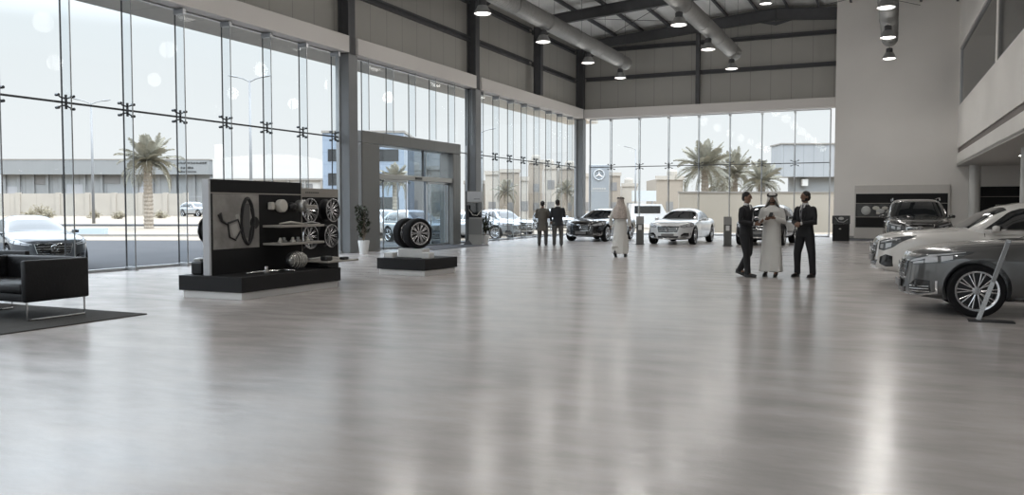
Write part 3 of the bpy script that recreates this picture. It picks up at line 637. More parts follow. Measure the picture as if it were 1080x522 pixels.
m_pgrey = mat('paint_graphite', (.105, .105, .104), .28, .55, coat=1.)
m_pblack = mat('paint_black', (.010, .010, .011), .2, .3, coat=1.)
m_pwhite = mat('paint_silver_white', (.68, .69, .70), .3, .15, coat=1.)
m_pcream = mat('paint_white', (.72, .70, .67), .3, .05, coat=1.)
m_pdark = mat('paint_anthracite', (.055, .055, .054), .25, .5, coat=1.)
m_pout = mat('paint_grey_blue', (.075, .08, .088), .3, .5, coat=1.)
m_pout2 = mat('paint_silver', (.36, .38, .40), .3, .5, coat=1.)
def place(root, x, y, rz, z=0): root.location = (x, y, z); root.rotation_euler = (0,0,rz); return root

# front of the car is its origin; facing -y at rz = 0
car, cx_ = make_car(sedan_spec(m_pgrey), 'sedan', 'graphite grey sedan in the right foreground, slanted chrome stand at its front wheel')
place(car, .05, 13.98, R(-85.5))
car, _ = make_car(suv_spec(m_pcream, L=4.8, W=1.94, H=1.62, hood=1.06, wsy=1.38, star_r=.12), 'crossover_car', 'white crossover car facing left, partly hidden behind the graphite sedan')
place(car, -.45, 18.35, R(-83))
car, _ = make_car(suv_spec(m_pdark, L=5.0, W=1.95, H=1.80, hood=1.16, rails=True, boxy=1.5, wsy=1.35), 'suv', 'dark grey SUV with chrome roof rails facing the camera behind the white crossover')
place(car, .62, 29.0, R(2))
car, _ = make_car(sedan_spec(m_pblack), 'sedan', 'glossy black sedan in the far corner beside the totem outside, facing the camera')
place(car, -12.85, 35.5, R(-3))
sed2 = make_car(sedan_spec(m_pwhite), 'sedan', 'silver white sedan in front of the far glass wall, facing the camera')[0]
place(sed2, -8.55, 34.0, R(-1))
car, _ = make_car(suv_spec(m_pdark, L=4.7, W=1.9, H=1.66, hood=1.04), 'suv', 'dark SUV behind the three talking men, in front of the far glass')
place(car, -5.1, 34.6, R(-2))
# ================================================================== CEILING SERVICES
m_duct = mat('galvanised_duct', (.30, .30, .29), .6, .35, noise=.10, nscale=6)
m_shade = mat('lamp_aluminium', (.42, .42, .42), .35, .8)
m_em = mat('lamp_disc', (1.0, .97, .92), .5, emit=2.6)
LZ = 8.1
def duct(x, y0, y1, z, r, name, label):
    prof = []; n = int((y1-y0)/.16)
    for k in range(n+1):
        y = y0+(y1-y0)*k/n; prof += [(r, y-.03), (r+.012, y-.012), (r+.012, y+.012), (r, y+.03)]
    prof = [(.001, prof[0][1])]+prof+[(r*.9, y1+.05), (.001, y1+.05)]
    o = MB().lathe(prof, 28, ax='y').build(name, m_duct, smooth=50, loc=(x, 0, z)); o = tag(o, label, 'air duct')
    y = y1-1.2
    while y > y0:
        h = rz_top(x)-.05 - z
        MB().tube([(-r-.01,y,0),(-r-.01,y,h),(-r-.01,y,0)], .008, 5).tube([(r+.01,y,0),(r+.01,y,h)], .008, 5).build('hanger_rod', m_steel, o)
        MB().lathe([(r+.014,y-.03),(r+.03,y-.03),(r+.03,y+.03),(r+.014,y+.03)], 24, ax='y').build('joint_collar', m_duct, o)
        y -= 3.2
    return o
DX = (-13.0, -7.35, -.5)
duct(DX[0], -6, 42.6, 8.98, .33, 'spiral_duct', 'left round spiral air duct above the row of pendant lamps nearest the glass wall')
duct(DX[1], -6, 42.0, 8.98, .33, 'spiral_duct', 'middle round spiral air duct below the ridge, ending left of the white wall')
duct(DX[2], -6, 42.0, 9.1, .33, 'spiral_duct', 'right round spiral air duct seen end on before the white wall')
def lamp(loc, label, group=None, drop=None):
    t = thing('pendant_lamp', label, 'lamp', loc, group=group)
    p = [(.295,.0),(.30,.02),(.285,.06),(.20,.20),(.17,.27),(.13,.28)]
    MB().lathe(p+[(.12,.27),(.16,.26),(.19,.19),(.27,.06),(.285,.01),(.295,0)], 32).build('lamp_shade', m_shade, t, smooth=40)
    MB().lathe([(.001,.28),(.13,.28),(.135,.30),(.135,.44),(.11,.47),(.001,.47)], 20).build('housing', m_steel, t, smooth=40)
    MB().lathe([(.001,.035),(.272,.035),(.272,.03),(.001,.028)], 32).build('lamp_disc', m_em, t)
    d = drop or .53
    MB().tube([(0,0,.45),(0,0,d)], .012, 6).build('suspension_rod', m_steel, t)
    return t
ordn = ['far end', 'second from the far end', 'third from the far end', 'fourth from the far end']
LI = dict(left=(DX[0], [41.7, 36.8, 31.45, 26.05]), middle=(DX[1], [41.2, 35.8, 30.6]), right=(DX[2], [41.3, 36.2, 30.8]))
l0 = None
pos_all = []
for side, (x, ys) in LI.items():
    lab = {'left': 'left', 'middle': 'middle', 'right': 'right'}[side]
    for i, y in enumerate(ys):
        label = 'lit bell pendant lamp under the %s air duct, %s' % (lab, ordn[i])
        if l0 is None: l0 = lamp((x, y, LZ), label, 'pendant lamps under the air ducts')
        else: dup(l0, (x, y, LZ), 0, label)
        pos_all.append((x, y))
    y = ys[-1]-5.4
    while y > -6:
        pos_all.append((x, y)); dup(l0, (x, y, LZ), 0, 'bell pendant lamp under the %s air duct, %d metres before the far wall' % (lab, round(YF-y)))
        y -= 5.4
for (x, y) in pos_all:
    for kind, e_, dz in (('SPOT', LAMPW*.8, .02), ('POINT', LAMPW*.2, .26)):
        ld = bpy.data.lights.new('lamp_light', kind); ld.energy = e_; ld.shadow_soft_size = .32; ld.color = (1, .97, .93)
        if kind == 'SPOT': ld.spot_size = R(150); ld.spot_blend = .8
        lo = bpy.data.objects.new('lamp_light', ld); C.objects.link(lo); lo.location = (x, y, LZ-dz-.05)
lo = dup(l0, (-5.9, 41.8, rz_top(-5.9)-.75), 0, 'small pendant lamp hanging near the roof ridge, apart from the ducts')
lo['group'] = 'lamps at the ridge'
# soffit downlights
m_dl = mat('downlight', (1., .95, .88), .5, emit=9)
dlp = [(4.4, 33.5), (3.6+.6, 37.0), (5.6, 30.0), (5.5, 36.0), (6.4, 33.5), (4.6, 26.0), (4.6, 18.5), (7.4, 22), (7.4, 15), (4.9, 12.0), (7.4, 39.5), (8.4, 30)]
for k, (x, y) in enumerate(dlp):
    o = MB().lathe([(.001,-.006),(.085,-.006),(.085,-.012),(.11,-.012),(.11,.0)], 24).build('downlight', m_dl, loc=(x, y, 3.47)); tag(o, 'mezzanine soffit downlight %.1f m before the white wall, %.1f m behind the parapet' % (YW-y, x-2.6), 'lamp', 'downlights in the mezzanine soffit')
    ld = bpy.data.lights.new('downlight_light', 'SPOT'); ld.energy = 22; ld.spot_size = R(120); ld.spot_blend = .6; ld.shadow_soft_size = .09; ld.color = (1, .93, .84)
    lo = bpy.data.objects.new('downlight_light', ld); C.objects.link(lo); lo.location = (x, y, 3.45)

# ================================================================== OUTSIDE
m_asph = mat('asphalt', (.052, .053, .057), .95, noise=.10, nscale=.7, spec=.2)
m_sand = mat('sand', (.24, .20, .155), .95, noise=.10, nscale=.25, bump=.3)
m_kerb = mat('kerb_concrete', (.23, .215, .195), .85, noise=.08, nscale=1)
m_bwall = stripes('boundary_wall', (.34, .31, .27), 0, 3.0, .10, .85, .88, noise=.06)
m_bpale = mat('render_pale', (.34, .31, .27), .85, noise=.05)
m_bbeige = mat('render_beige', (.25, .215, .175), .85, noise=.08)
m_bgrey = stripes('grey_sheet', (.20, .205, .205), 0, .6, .03, .6, .85, noise=.03)
m_bdark = mat('opening_dark', (.16, .155, .15), .6)
m_wht = mat('white_sheet', (.47, .455, .43), .7)
m_lampp = mat('galvanised_pole', (.22, .225, .23), .5, .3)
MCAM = Matrix(((RX.x, AX.x, 0, 0), (RX.y, AX.y, 0, 0), (0, 0, 1, 0), (0, 0, 0, 1)))   # rows of buildings run square to the road
def gz(l, d):   # ground height: sandy rise beyond the road on the left
    a = min(1, max(0, (d-52)/45)); b = min(1, max(0, (-l-2)/18)); b = b*b*(3-2*b); return -.15 + .85*a*b
# terrain
def terrain(d0, d1, l0, l1, nd, nl, m, name, dz=0, label=''):
    mb = MB(); vs = []; fs = []
    for i in range(nd+1):
        for j in range(nl+1):
            d = d0+(d1-d0)*i/nd; l = l0+(l1-l0)*j/nl; p = RX*l+AX*d; vs.append((p.x, p.y, gz(l, d)+dz))
    for i in range(nd):
        for j in range(nl): a = i*(nl+1)+j; fs.append((a, a+1, a+nl+2, a+nl+1))
    mb.add(vs, fs); return struct(mb.build(name, m, smooth=True), label)
terrain(44, 420, -260, 200, 60, 50, m_sand, 'ground', -.03, 'sandy ground beyond the road')
struct(MB().box(-140, 140, -60, 51, -.32, -.19, MCAM).build('ground', m_asph), 'asphalt forecourt and road')
struct(MB().box(-120, 60, 50, 50.35, -.22, -.05, MCAM).build('kerb', m_kerb), 'pale kerb of the road')
struct(MB().box(-120, -8, 50.35, 54, -.2, -.10, MCAM).build('pavement', m_kerb), 'paved strip beyond the road')
struct(MB().box(-120, -14, 66, 71, -.30, .17, MCAM).build('road', m_asph), 'second carriageway beyond the sand strip') 
def cbox(l0, l1, d0, d1, z0, z1, m, name='block', par=None, mb=None):
    o = MB().box(l0, l1, d0, d1, z0, z1).build(name, m, par); 
    if not par: o.rotation_euler = (0, 0, R(YAW))
    return o
def lat(px, d): return (px-540)/FPX*d
def cthing(name, label, cat, group=None):
    return thing(name, label, cat, (0,0,0), R(YAW), group)
# boundary wall left
D = 96
t = cthing('boundary_wall', 'long pale boundary wall across the sand in front of the grey warehouse', 'wall')
MB().box(lat(-60, D), lat(196, D), D, D+.25, .3, 3.15).build('wall', m_bwall, t)
for px in (-25, 20, 62, 93, 121, 149, 175, 196): 
    MB().box(lat(px, D)-.25, lat(px, D)+.25, D-.12, D+.3, .3, 3.25).build('pier', m_bpale, t)
# fence right of it
t = cthing('mesh_fence', 'thin mesh fence right of the pale boundary wall', 'fence')
D = 98
for k in range(9):
    l = lat(198, D)+k*2.4; MB().tube([(l,D,.4),(l,D,2.9)], .05, 6).build('post', m_lampp, t)
MB().tube([(lat(198,D),D,2.8),(lat(198,D)+19.2,D,2.8)], .03, 5).tube([(lat(198,D),D,1.6),(lat(198,D)+19.2,D,1.6)], .03, 5).build('rail', m_lampp, t)
# grey warehouse
D = 122; t = cthing('warehouse', 'long grey warehouse with panelled fascia behind the boundary wall', 'building')
la, lb_ = lat(3, D), lat(224.5, D)
MB().box(la+.6, lb_-.3, D, D+18, 0, 6.4).build('wall', stripes('grey_wall', (.23,.235,.235), 0, 3.9, .22, .7, .8), t)
f = MB().box(la, lb_, D-1.1, D+18, 6.3, 8.35).build('fascia', m_bgrey, t)
MB().box(la-.1, lb_+.1, D-1.15, D+18.1, 8.35, 8.5).build('coping', m_kerb, t)
for px, z0, z1, w_ in ((15, .7, 4.6, 2.6), (44.5, 4.9, 6.1, 2.4), (82.5, .7, 4.9, 3.0), (118, 5.0, 6.1, 2.6), (151, .7, 4.6, 2.8)):
    l = lat(px, D); MB().box(l-w_/2, l+w_/2, D-.08, D+.1, z0, z1).build('shutter' if z0 < 2 else 'window', m_bdark if z0 > 2 else mat('shutter', (.30,.30,.31), .6), t)
for px in (7, 22, 37, 52, 66, 91, 109, 146, 162, 186, 206): l = lat(px, D); MB().box(l-.2, l+.2, D-.3, D, 0, 6.3).build('column', m_bgrey, t)
MB().box(lat(108,D), lat(142,D), D-2.6, D, 3.4, 3.6).build('awning', m_bpale, t)
# sign strokes: illegible dashes in three rows
sg = []
for row, (x0, x1, z) in enumerate(((192, 222, 7.95), (195, 208, 7.3), (192, 211, 6.72))):
    x = x0
    while x < x1:
        w_ = random.uniform(.8, 2.4); m = MB().box(lat(x, D), lat(min(x+w_, x1), D), D-1.16, D-1.09, z-.13-.05*(row == 1), z+random.uniform(.03, .13)); m.build('sign_stroke', mat('sign_black', (.03,.03,.03), .5), f); x += w_+random.uniform(.4, .9)
# white hall with curved roof
D = 112; t = cthing('warehouse', 'large white hall with a gently curved roof right of the grey warehouse', 'building')
la, lb_ = lat(225.5, D), lat(372, D); n = 24; rg = []
prof = [(la + (lb_-la)*k/n, 8.0+.6*math.sin(PI*min(1, k/n*1.15))-2.2*max(0, k/n-.55)**1.4) for k in range(n+1)]
vs = [(x, D, 0) for x, z in prof]+[(x, D, z) for x, z in prof]+[(x, D+25, 0) for x, z in prof]+[(x, D+25, z) for x, z in prof]; q = n+1
fs = []
for k in range(n): fs += [(k, k+1, q+k+1, q+k), (q+k, q+k+1, 3*q+k+1, 3*q+k), (2*q+k, 3*q+k, 3*q+k+1, 2*q+k+1)]
fs += [(0, q, 3*q, 2*q), (n, 2*q+n, 3*q+n, q+n)]
MB().add(vs, fs).build('hall_shell', m_wht, t)
MB().box(la, lb_, D-.4, D-.05, 5.15, 5.4).build('gutter', m_kerb, t)
for k in range(9): l = la+1.2+k*2.2; MB().box(l-.12, l+.12, D-.35, D-.05, .3, 5.2).build('frame_post', m_kerb, t)
MB().box(lat(228,D)-.4, lat(228,D)+.4, D+1, D+2, 7.5, 10.0).build('vent_stack', m_wht, t)
for px in (285, 304, 323): l = lat(px, D); MB().box(l-.9, l+.9, D-.1, D, 3.9, 4.7).build('window', m_bdark, t)
# blue grey block right of the hall
D = 78; t = cthing('office_block', 'tall blue grey clad block beside the white hall', 'building')
la, lb_ = lat(341, D), lat(358, D)+6
MB().box(la, lb_, D, D+8, -.1, 8.4).build('wall', stripes('blue_clad', (.26,.31,.38), 2, 1.1, .05, .35, .8, metal=.3), t)
MB().box(la-.1, lb_+.1, D-.1, D+8, 8.4, 8.6).build('coping', m_kerb, t)
for z in (1.4, 3.6, 5.8): MB().box(la+.5, lb_-.5, D-.05, D, z, z+1.1).build('window', m_carglass, t)
# town: flat roofed houses
def house(px0, px1, d, h, m, label, dep=9):
    t = cthing('house', label, 'house', 'flat roofed houses beyond the glass'); la, lb = lat(px0, d), lat(px1, d)
    MB().box(la, lb, d, d+dep, -.3, h).build('wall', m, t); MB().box(la-.15, lb+.15, d-.15, d+.15, h-.1, h+.45).build('parapet', m_bpale, t)
    n = max(1, int((lb-la)/2.6)); fl = max(1, int(h/3.2))
    for i in range(n):
        for j in range(fl):
            l = la+(lb-la)*(i+.5)/n; z = 1.1+j*3.1
            MB().box(l-.5, l+.5, d-.05, d+.05, z, z+1.3).build('window', m_bdark, t)
    if lb-la > 5: MB().box(la+1, la+3.4, d+1, d+4, h, h+2.0).build('stair_tower', m, t)
    if random.random() < .6: MB().lathe([(.001,0),(.7,0),(.75,.1),(.75,1.1),(.6,1.4),(.001,1.45)], 14, M=Matrix.Translation((lb-1.2, d+2, h))).build('water_tank', m_bpale, t)
H = [(490,511,128,5.2,'pale low house with a parapet, leftmost behind the corner glass bay'),(512,526,120,6.3,'two storey pale house in the left half of the corner glass bay'),
     (527,548,134,7.2,'wide pale house in the middle of the corner glass bay'),(549,557,112,5.2,'narrow low house left of the tallest block'),(558,573,140,9.0,'tallest beige block behind the two waiting men'),
     (574,588,122,7.2,'beige house right of the tallest block'),(590,609,140,8.0,'beige house seen just left of the corner column'),(613,624,128,6.3,'small beige house left of the tall sign pylon'),
     (640,654,132,6.6,'beige house right of the tall sign pylon'),(656,672,142,5.2,'low beige house behind the walking man in white'),(692,720,120,5.6,'low sandy house left of the beige wall and palms'),(428,445,100,5.6,'beige house seen through the left of the entrance doors'),(449,478,124,7.2,'pale house seen through the right of the entrance doors')]
for k, (a, b_, d, h, lb_) in enumerate(H): house(a, b_, d, h, (m_bbeige, m_bpale)[k % 2], lb_)
# beige wall before the far glazing
D = 59; t = cthing('garden_wall', 'plain beige wall outside the far glass, below the palms', 'wall')
MB().box(lat(716, D), lat(920, D), D, D+.25, -.25, 2.55).build('wall', mat('beige_wall', (.32,.29,.245), .9, noise=.04, nscale=.5), t)
MB().box(lat(716, D)-.05, lat(920, D), D-.05, D+.3, 2.55, 2.65).build('coping', m_kerb, t)
# corrugated shed right
D = 76; t = cthing('storage_shed', 'tall corrugated shed behind the beige wall, at the right of the far glass', 'building')
la, lb_ = lat(823, D), lat(960, D)
MB().box(la, lb_, D, D+3, 4.3, 7.2).build('upper_cladding', stripes('corrugated', (.26,.268,.275), 0, .9, .07, .5, .8), t)
MB().box(la+1.6, lb_, D+.8, D+3, -.2, 4.3).build('lower_wall', mat('shed_wall', (.20,.205,.205), .7), t)
MB().box(la-.1, lb_+.1, D-.1, D+3.1, 7.2, 7.32).build('roof_edge', m_kerb, t)
MB().box(la+2.0, la+2.5, D+.2, D+.6, 3.5, 4.1).build('flood_lamp', m_wht, t)
# sign pylon
D = 60; p = at(631.5, D); t = thing('sign_pylon', 'tall pale blue sign pylon with a ring and star logo outside the far glass', 'sign', (p.x, p.y, -.2), R(YAW-4))
MB().rbox(-.72, .72, -.2, .2, 0, 4.75, .04).build('slab', mat('pylon_blue', (.28,.30,.32), .4), t)
star(t, (0, -.24, 4.05), .36, Matrix(), m=mat('logo_white', (.78,.80,.82), .3, .4))
for k in range(6): MB().box(-.45+k*.16, -.45+k*.16+.11, -.215, -.2, 3.02, 3.12).build('sign_stroke', m_wht, t)
MB().box(-.6, .6, -.21, -.2, 2.9, 2.93).build('sign_rule', m_wht, t)
# street lamps
def street_lamp(px, d, h, arms, label, rz=0):
    p = at(px, d); t = thing('street_lamp', label, 'street lamp', (p.x, p.y, gz(lat(px,d), d)-.05), R(YAW)+rz)
    MB().tube([(0,0,0),(0,0,h*.5),(0,0,h)], [.13,.10,.06], 10).build('pole', m_lampp, t, smooth=True)
    for s in arms:
        a = MB().tube([(0,0,h-.1),(s*.45,0,h+.12),(s*.85,0,h+.22)], .045, 6).build('arm', m_lampp, t)
        MB().ell((s*1.15,0,h+.28), (.38,.13,.06), 12, 6, Matrix.Rotation(-s*R(10), 4, 'Y').to_3x3()).build('lantern', m_lampp, a, smooth=True)
street_lamp(99, 72, 10.2, (-1, 1), 'twin armed street lamp left of the big date palm', R(25))
street_lamp(265.5, 59, 10.4, (-1, 1), 'twin armed street lamp above the car parts display')
street_lamp(508, 88, 9.6, (1,), 'single armed street lamp right of the entrance portal')
street_lamp(670, 105, 9.0, (-1,), 'single armed street lamp beyond the far glass', 0)
# palms
m_trunk = mat('palm_trunk', (.26, .225, .185), .95, noise=.35, nscale=9, bump=1)
m_frond = mat('palm_frond', (.27, .255, .205), .7, noise=.25, nscale=3)
m_leaf = mat('dusty_leaf', (.045, .058, .032), .6, noise=.3, nscale=5)
def frond_mesh(L, droop, rnd):
    """one frond along +x: rachis plus two rows of real leaflets"""
    mb = MB(); n = 12; pts = []
    for i in range(n+1):
        u = i/n; pts.append(Vector((L*u*(1-.18*u*droop), 0, L*(.22*u-droop*.62*u*u))))
    mb.tube(pts, [.035*(1-.8*i/n)+.004 for i in range(n+1)], 4)
    for i in range(2, n*3):
        u = i/(n*3); p = pts[min(n-1, int(u*n))].lerp(pts[min(n, int(u*n)+1)], u*n-int(u*n)); ll = L*.24*math.sin(PI*min(1, u*.85+.14))**.7*rnd.uniform(.85,1.1)
        for s in (-1, 1):
            tip = p + Vector((ll*.62, s*ll*.75, -ll*.22+ll*.25*rnd.uniform(-.5,1))); w = Vector((.05, 0, .016))
            mid = p.lerp(tip, .5)+Vector((0,0,.04)); mb.add([p-w*.5, p+w*.5, mid+w, mid-w, tip], [(0,1,2,3),(3,2,4)])
    return mb
def palm(px, d, h, L, label, seed=1, nf=46, zb=None, tr=.28):
    rnd = random.Random(seed); p = at(px, d); z0 = gz(lat(px,d), d)-.1 if zb is None else zb
    t = thing('date_palm', label, 'palm tree', (p.x, p.y, z0), rnd.uniform(0,6), 'date palms outside'); hh = h-z0
    rings = []; n = int(hh/.14)
    for k in range(n+1):
        u = k/n; r = tr*(1.15-.25*u)+(.045 if k % 2 else 0)+.12*max(0, u-.88)/.12; rings.append((r, u*hh))
    MB().lathe([(.001,0)]+rings+[(.001,hh+.05)], 14).build('trunk', m_trunk, t)
    mb = MB(); ms = [frond_mesh(L, dr, rnd) for dr in (.12,.35,.6,.95,1.3)]
    for k in range(nf):
        u = k/nf; el = 84-112*u+rnd.uniform(-7,7); az = k*137.5+rnd.uniform(-12,12); s = rnd.uniform(.85,1.08)*(.8+.3*min(1, u*2))
        src = ms[min(4, int(u*5))]
        M = Matrix.Translation((0,0,hh-.05)) @ Matrix.Rotation(R(az),4,'Z') @ Matrix.Rotation(-R(el),4,'Y') @ Matrix.Rotation(rnd.uniform(-.4,.4),4,'X') @ Matrix.Scale(s,4)
        mb.add([M @ v for v in src.v], src.f)
    mb.build('crown', m_frond, t)
palm(157, 62, 4.9, 2.45, 'large date palm on the sand left of the car parts display', 3, 54)
palm(743, 68, 4.75, 2.75, 'tallest date palm behind the beige wall outside the far glass', 5, 48, zb=-.2)
palm(774, 74, 4.5, 2.6, 'date palm behind the beige wall, just right of the tallest one', 8, 44, zb=-.2)
palm(803, 70, 3.7, 2.2, 'low date palm behind the beige wall, rightmost of the row', 9, 40, zb=-.2)
palm(759, 88, 3.6, 2.3, 'small date palm half hidden between the two taller ones', 10, 36, zb=-.2)
palm(417, 70, 3.9, 1.6, 'small date palm seen through the left side of the entrance doors', 12, 34, tr=.2)
palm(424, 92, 4.0, 1.6, 'small distant date palm beside the one seen through the entrance doors', 13, 30, tr=.2)
palm(533, 96, 3.4, 1.7, 'small date palm behind the parked cars, outside the corner glass', 14, 30, tr=.2)
palm(597, 104, 3.6, 1.8, 'small date palm outside the glass near the corner column', 15, 30, tr=.2)
# dry shrubs
def shrub(px, d, r, label, seed):
    rnd = random.Random(seed); p = at(px, d); t = thing('dry_shrub', label, 'shrub', (p.x, p.y, gz(lat(px,d), d)-.05), group='dry shrubs on the sand')
    st = MB(); lf = MB()
    for k in range(36):
        a = rnd.uniform(0, 6.28); e = rnd.uniform(.2, 1.4); q = Vector((math.cos(a)*math.cos(e), math.sin(a)*math.cos(e), math.sin(e)))*r*rnd.uniform(.7,1.1)
        st.tube([(0,0,0), q*.5+Vector((0,0,.06)), q], [.02,.014,.006], 4)
        for j in range(14):
            c = q*rnd.uniform(.45,1.05)+Vector((rnd.uniform(-.1,.1), rnd.uniform(-.1,.1), rnd.uniform(-.08,.08))); v = Vector((rnd.uniform(-1,1), rnd.uniform(-1,1), rnd.uniform(-1,1)))*.09; w = Vector((rnd.uniform(-1,1), rnd.uniform(-1,1), rnd.uniform(-1,1)))*.05
            lf.quad(c-v, c-w, c+v, c+w)
    st.build('stem', m_trunk, t); lf.build('foliage', mat('dry_leaf', (.27,.24,.17), .8, noise=.3), t)
for k, (px, d, r, lb_) in enumerate(((44,90,1.5,'dry shrub against the boundary wall, largest of the group'),(34,92,1.0,'small dry shrub left of the largest one'),(52,88,.9,'low dry shrub right of the largest one'),(100,86,.8,'low dry shrub near the twin street lamp'),(125,84,.8,'low dry shrub left of the big date palm'),(170,86,.8,'low dry shrub right of the big date palm'))): shrub(px, d, r, lb_, k+20)
o = cbox(lat(103,53)-.9, lat(103,53)+.9, 52, 52.5, -.1, .28, mat('blue_grey_barrier', (.36,.41,.48), .6), 'road_barrier'); tag(o, 'small blue grey road barrier on the kerb below the street lamp', 'barrier')
# parked cars
car, _ = make_car(sedan_spec(m_pout), 'parked_sedan', 'grey blue sedan parked outside the glass beside the black sofa')
q = at(57, 22.2); place(car, q.x, q.y, R(66), -.19)
sil = suv_spec(m_pout2, L=4.6, W=1.85, H=1.62, hood=1.0); ss = make_car(sil, 'parked_car', 'silver crossover parked outside, left of the corner glass bay')[0]
q = at(556, 50); place(ss, q.x, q.y, R(62), -.19)
car, _ = make_car(sedan_spec(m_pout2), 'parked_sedan', 'silver sedan parked outside behind the brochure stand plant'); q = at(546, 46); place(car, q.x, q.y, R(-95+180), -.19)
for px, d, rz, lb_ in ((470, 40, 65, 'silver crossover parked outside the entrance doors'), (430, 46, 60, 'silver crossover parked left behind the entrance doors'), (222, 92, 80, 'distant white crossover by the fence behind the display'), (600, 62, 50, 'distant silver crossover outside the corner column')):
    q = at(px, d); dup(ss, (q.x, q.y, gz(lat(px, d), d)-.04), R(rz), lb_)
# van beyond
q = at(684, 70); t = thing('parked_van', 'pale van with dark windows parked outside beyond the walking man', 'van', (q.x, q.y, -.18), R(YAW))
vb = MB().loft([[Vector((x, y*s_, z)) for x, z in ((-1.6,.35),(1.5,.35),(1.6,.9),(1.15,1.5),(.9,2.0),(-1.55,2.05),(-1.62,1.0))] for y, s_ in ((-.95,1),(.95,1))]).build('body', m_pwhite, t)
MB().box(-1.3, .8, -.98, -.955, 1.25, 1.85).build('side_window', m_carglass, t)
for s in (-1, 1): build_wheel(t, 0, 0, .33, .2, 1, 5).matrix_local = Matrix.Translation((s*1.0, -.85, .33)) @ Matrix.Rotation(R(-90), 4, 'Z')
q = at(679, 112); t = thing('billboard', 'grey roadside billboard on posts beyond the far glass', 'sign', (q.x, q.y, -.2), R(YAW))
MB().box(-1.6, 1.6, -.1, .1, 2.6, 4.0).build('board', mat('billboard_grey', (.40,.42,.43), .6), t)
for s in (-1, 1): MB().tube([(s*1.1,0,0),(s*1.1,0,2.6)], .08, 8).build('post', m_lampp, t)
# ================================================================== FURNITURE AND DISPLAYS
m_leather = mat('black_leather', (.009, .009, .010), .45, spec=.3, noise=.15, nscale=30, bump=.15)
m_rug = mat('charcoal_rug', (.055, .054, .052), .98, noise=.18, nscale=60, bump=.6)
m_panel = mat('display_black', (.013, .013, .014), .6, spec=.25, noise=.06)
m_shelf = mat('shelf_taupe', (.33, .31, .28), .45)
m_plinthw = mat('plinth_white', (.66, .66, .65), .4)
m_lsilver = mat('panel_edge_silver', (.52, .53, .55), .4, .2)
o = MB().rbox(-15.0, -9.62, 4.3, 8.66, 0, .014, .005).build('rug', m_rug); tag(o, 'charcoal rug on the polished floor under the black sofa', 'rug')
def sofa(name, label, x, y, rz, w=1.62):
    t = thing(name, label, 'sofa', (x, y, .014), rz); D_ = .96; h = .80
    # local: front faces -y, arm panels at the sides
    for s in (-1, 1): MB().rbox(s*w/2-(.09 if s > 0 else 0), s*w/2+(.09 if s < 0 else 0), 0, D_, .25, h, .022).build('arm', m_leather, t, smooth=50)
    MB().rbox(-w/2+.09, w/2-.09, D_-.14, D_, .25, h, .022).build('backrest', m_leather, t, smooth=50)
    MB().rbox(-w/2+.09, w/2-.09, .03, D_-.14, .25, .36, .01).build('seat_base', m_leather, t, smooth=50)
    n = 2
    for k in range(n): ww = (w-.18)/n; MB().rbox(-w/2+.09+k*ww+.004, -w/2+.09+(k+1)*ww-.004, .0, D_-.16, .36, .49, .035).build('seat_cushion', m_leather, t, smooth=50)
    for s in (-1, 1):
        x0 = s*(w/2-.045); MB().tube([(x0,.05,.25),(x0,.05,.012),(x0,D_-.05,.012),(x0,D_-.05,.25)], .014, 6).build('sled_leg', m_chrome, t)
    return t
sofa('sofa', 'black leather cube sofa on chrome sled legs standing on the rug', -11.12, 7.33, 0)
sofa('sofa', 'second black leather sofa, mostly hidden behind the first at the left edge', -13.1, 8.75, R(90), 1.5).location = (-12.72, 8.4, .014)

# --- car parts display
PX0, PX1, PYa, PYb = -11.03, -9.66, 10.6, 13.28
t = thing('display_plinth', 'low black plinth with recessed white base carrying the car parts display', 'plinth', (0,0,0))
MB().rbox(PX0+.06, PX1-.04, PYa+.04, PYb-.04, 0, .12, .005).build('base', m_plinthw, t)
MB().rbox(PX0, PX1, PYa, PYb, .12, .37, .006).build('plinth_top', m_panel, t)
t = thing('photo_display_stand', 'black upright panel with a photo print, standing on the display plinth', 'display panel', (-10.45, 0, 0))
pz0, pz1, pa, pb = .37, 1.985, 10.75, 13.13
MB().rbox(-.11, .0, pa, pb, pz0, pz1, .004).build('board', m_panel, t)
MB().rbox(-.13, .012, pa-.045, pa, pz0, pz1, .004).build('edge_post', m_lsilver, t)
MB().box(0, .012, pa, pb, 1.745, 1.765).build('header_rule', m_shelf, t)
MB().box(0, .012, pb-.02, pb, pz0, pz1).build('divider', m_shelf, t)
# the photo print, a muted still life of brackets: relief shapes over a grey board
m_print = mat('print_grey', (.26, .25, .235), .45, noise=.5, nscale=2.2)
pp = MB().box(0, .010, 10.80, 11.92, .80, 1.74).build('photo_print', m_print, t)
m_pd = mat('print_dark', (.012, .012, .013), .4); m_pl = mat('print_light', (.40, .39, .37), .4)
loop = [(11.62+.15*math.cos(a)*(1 if abs(math.sin(a)) < .8 else .9), 1.27+.40*math.sin(a)) for a in [2*PI*k/24 for k in range(25)]]
MB().tube([(.012, y, z) for y, z in loop], .034, 6, cap=False).build('print_shape', m_pd, pp)
MB().box(.008, .014, 11.53, 11.68, .98, 1.58).build('print_shape', mat('print_mid', (.10,.10,.098), .4), pp)
MB().lathe([(.001,0),(.11,0),(.11,.012),(.001,.012)], 16, M=Matrix.Translation((.008, 11.80, 1.24)), ax='x').build('print_shape', m_pd, pp)
MB().tube([(.012,11.72,1.5),(.012,11.78,1.3),(.012,11.70,1.1),(.012,11.66,.92)], .028, 6).build('print_shape', m_pd, pp)
MB().tube([(.012,y,z) for y, z in ((11.14,1.24),(11.38,1.30),(11.46,1.12),(11.32,.95),(11.18,1.0),(11.14,1.24))], .020, 6).build('print_shape', m_pd, pp)
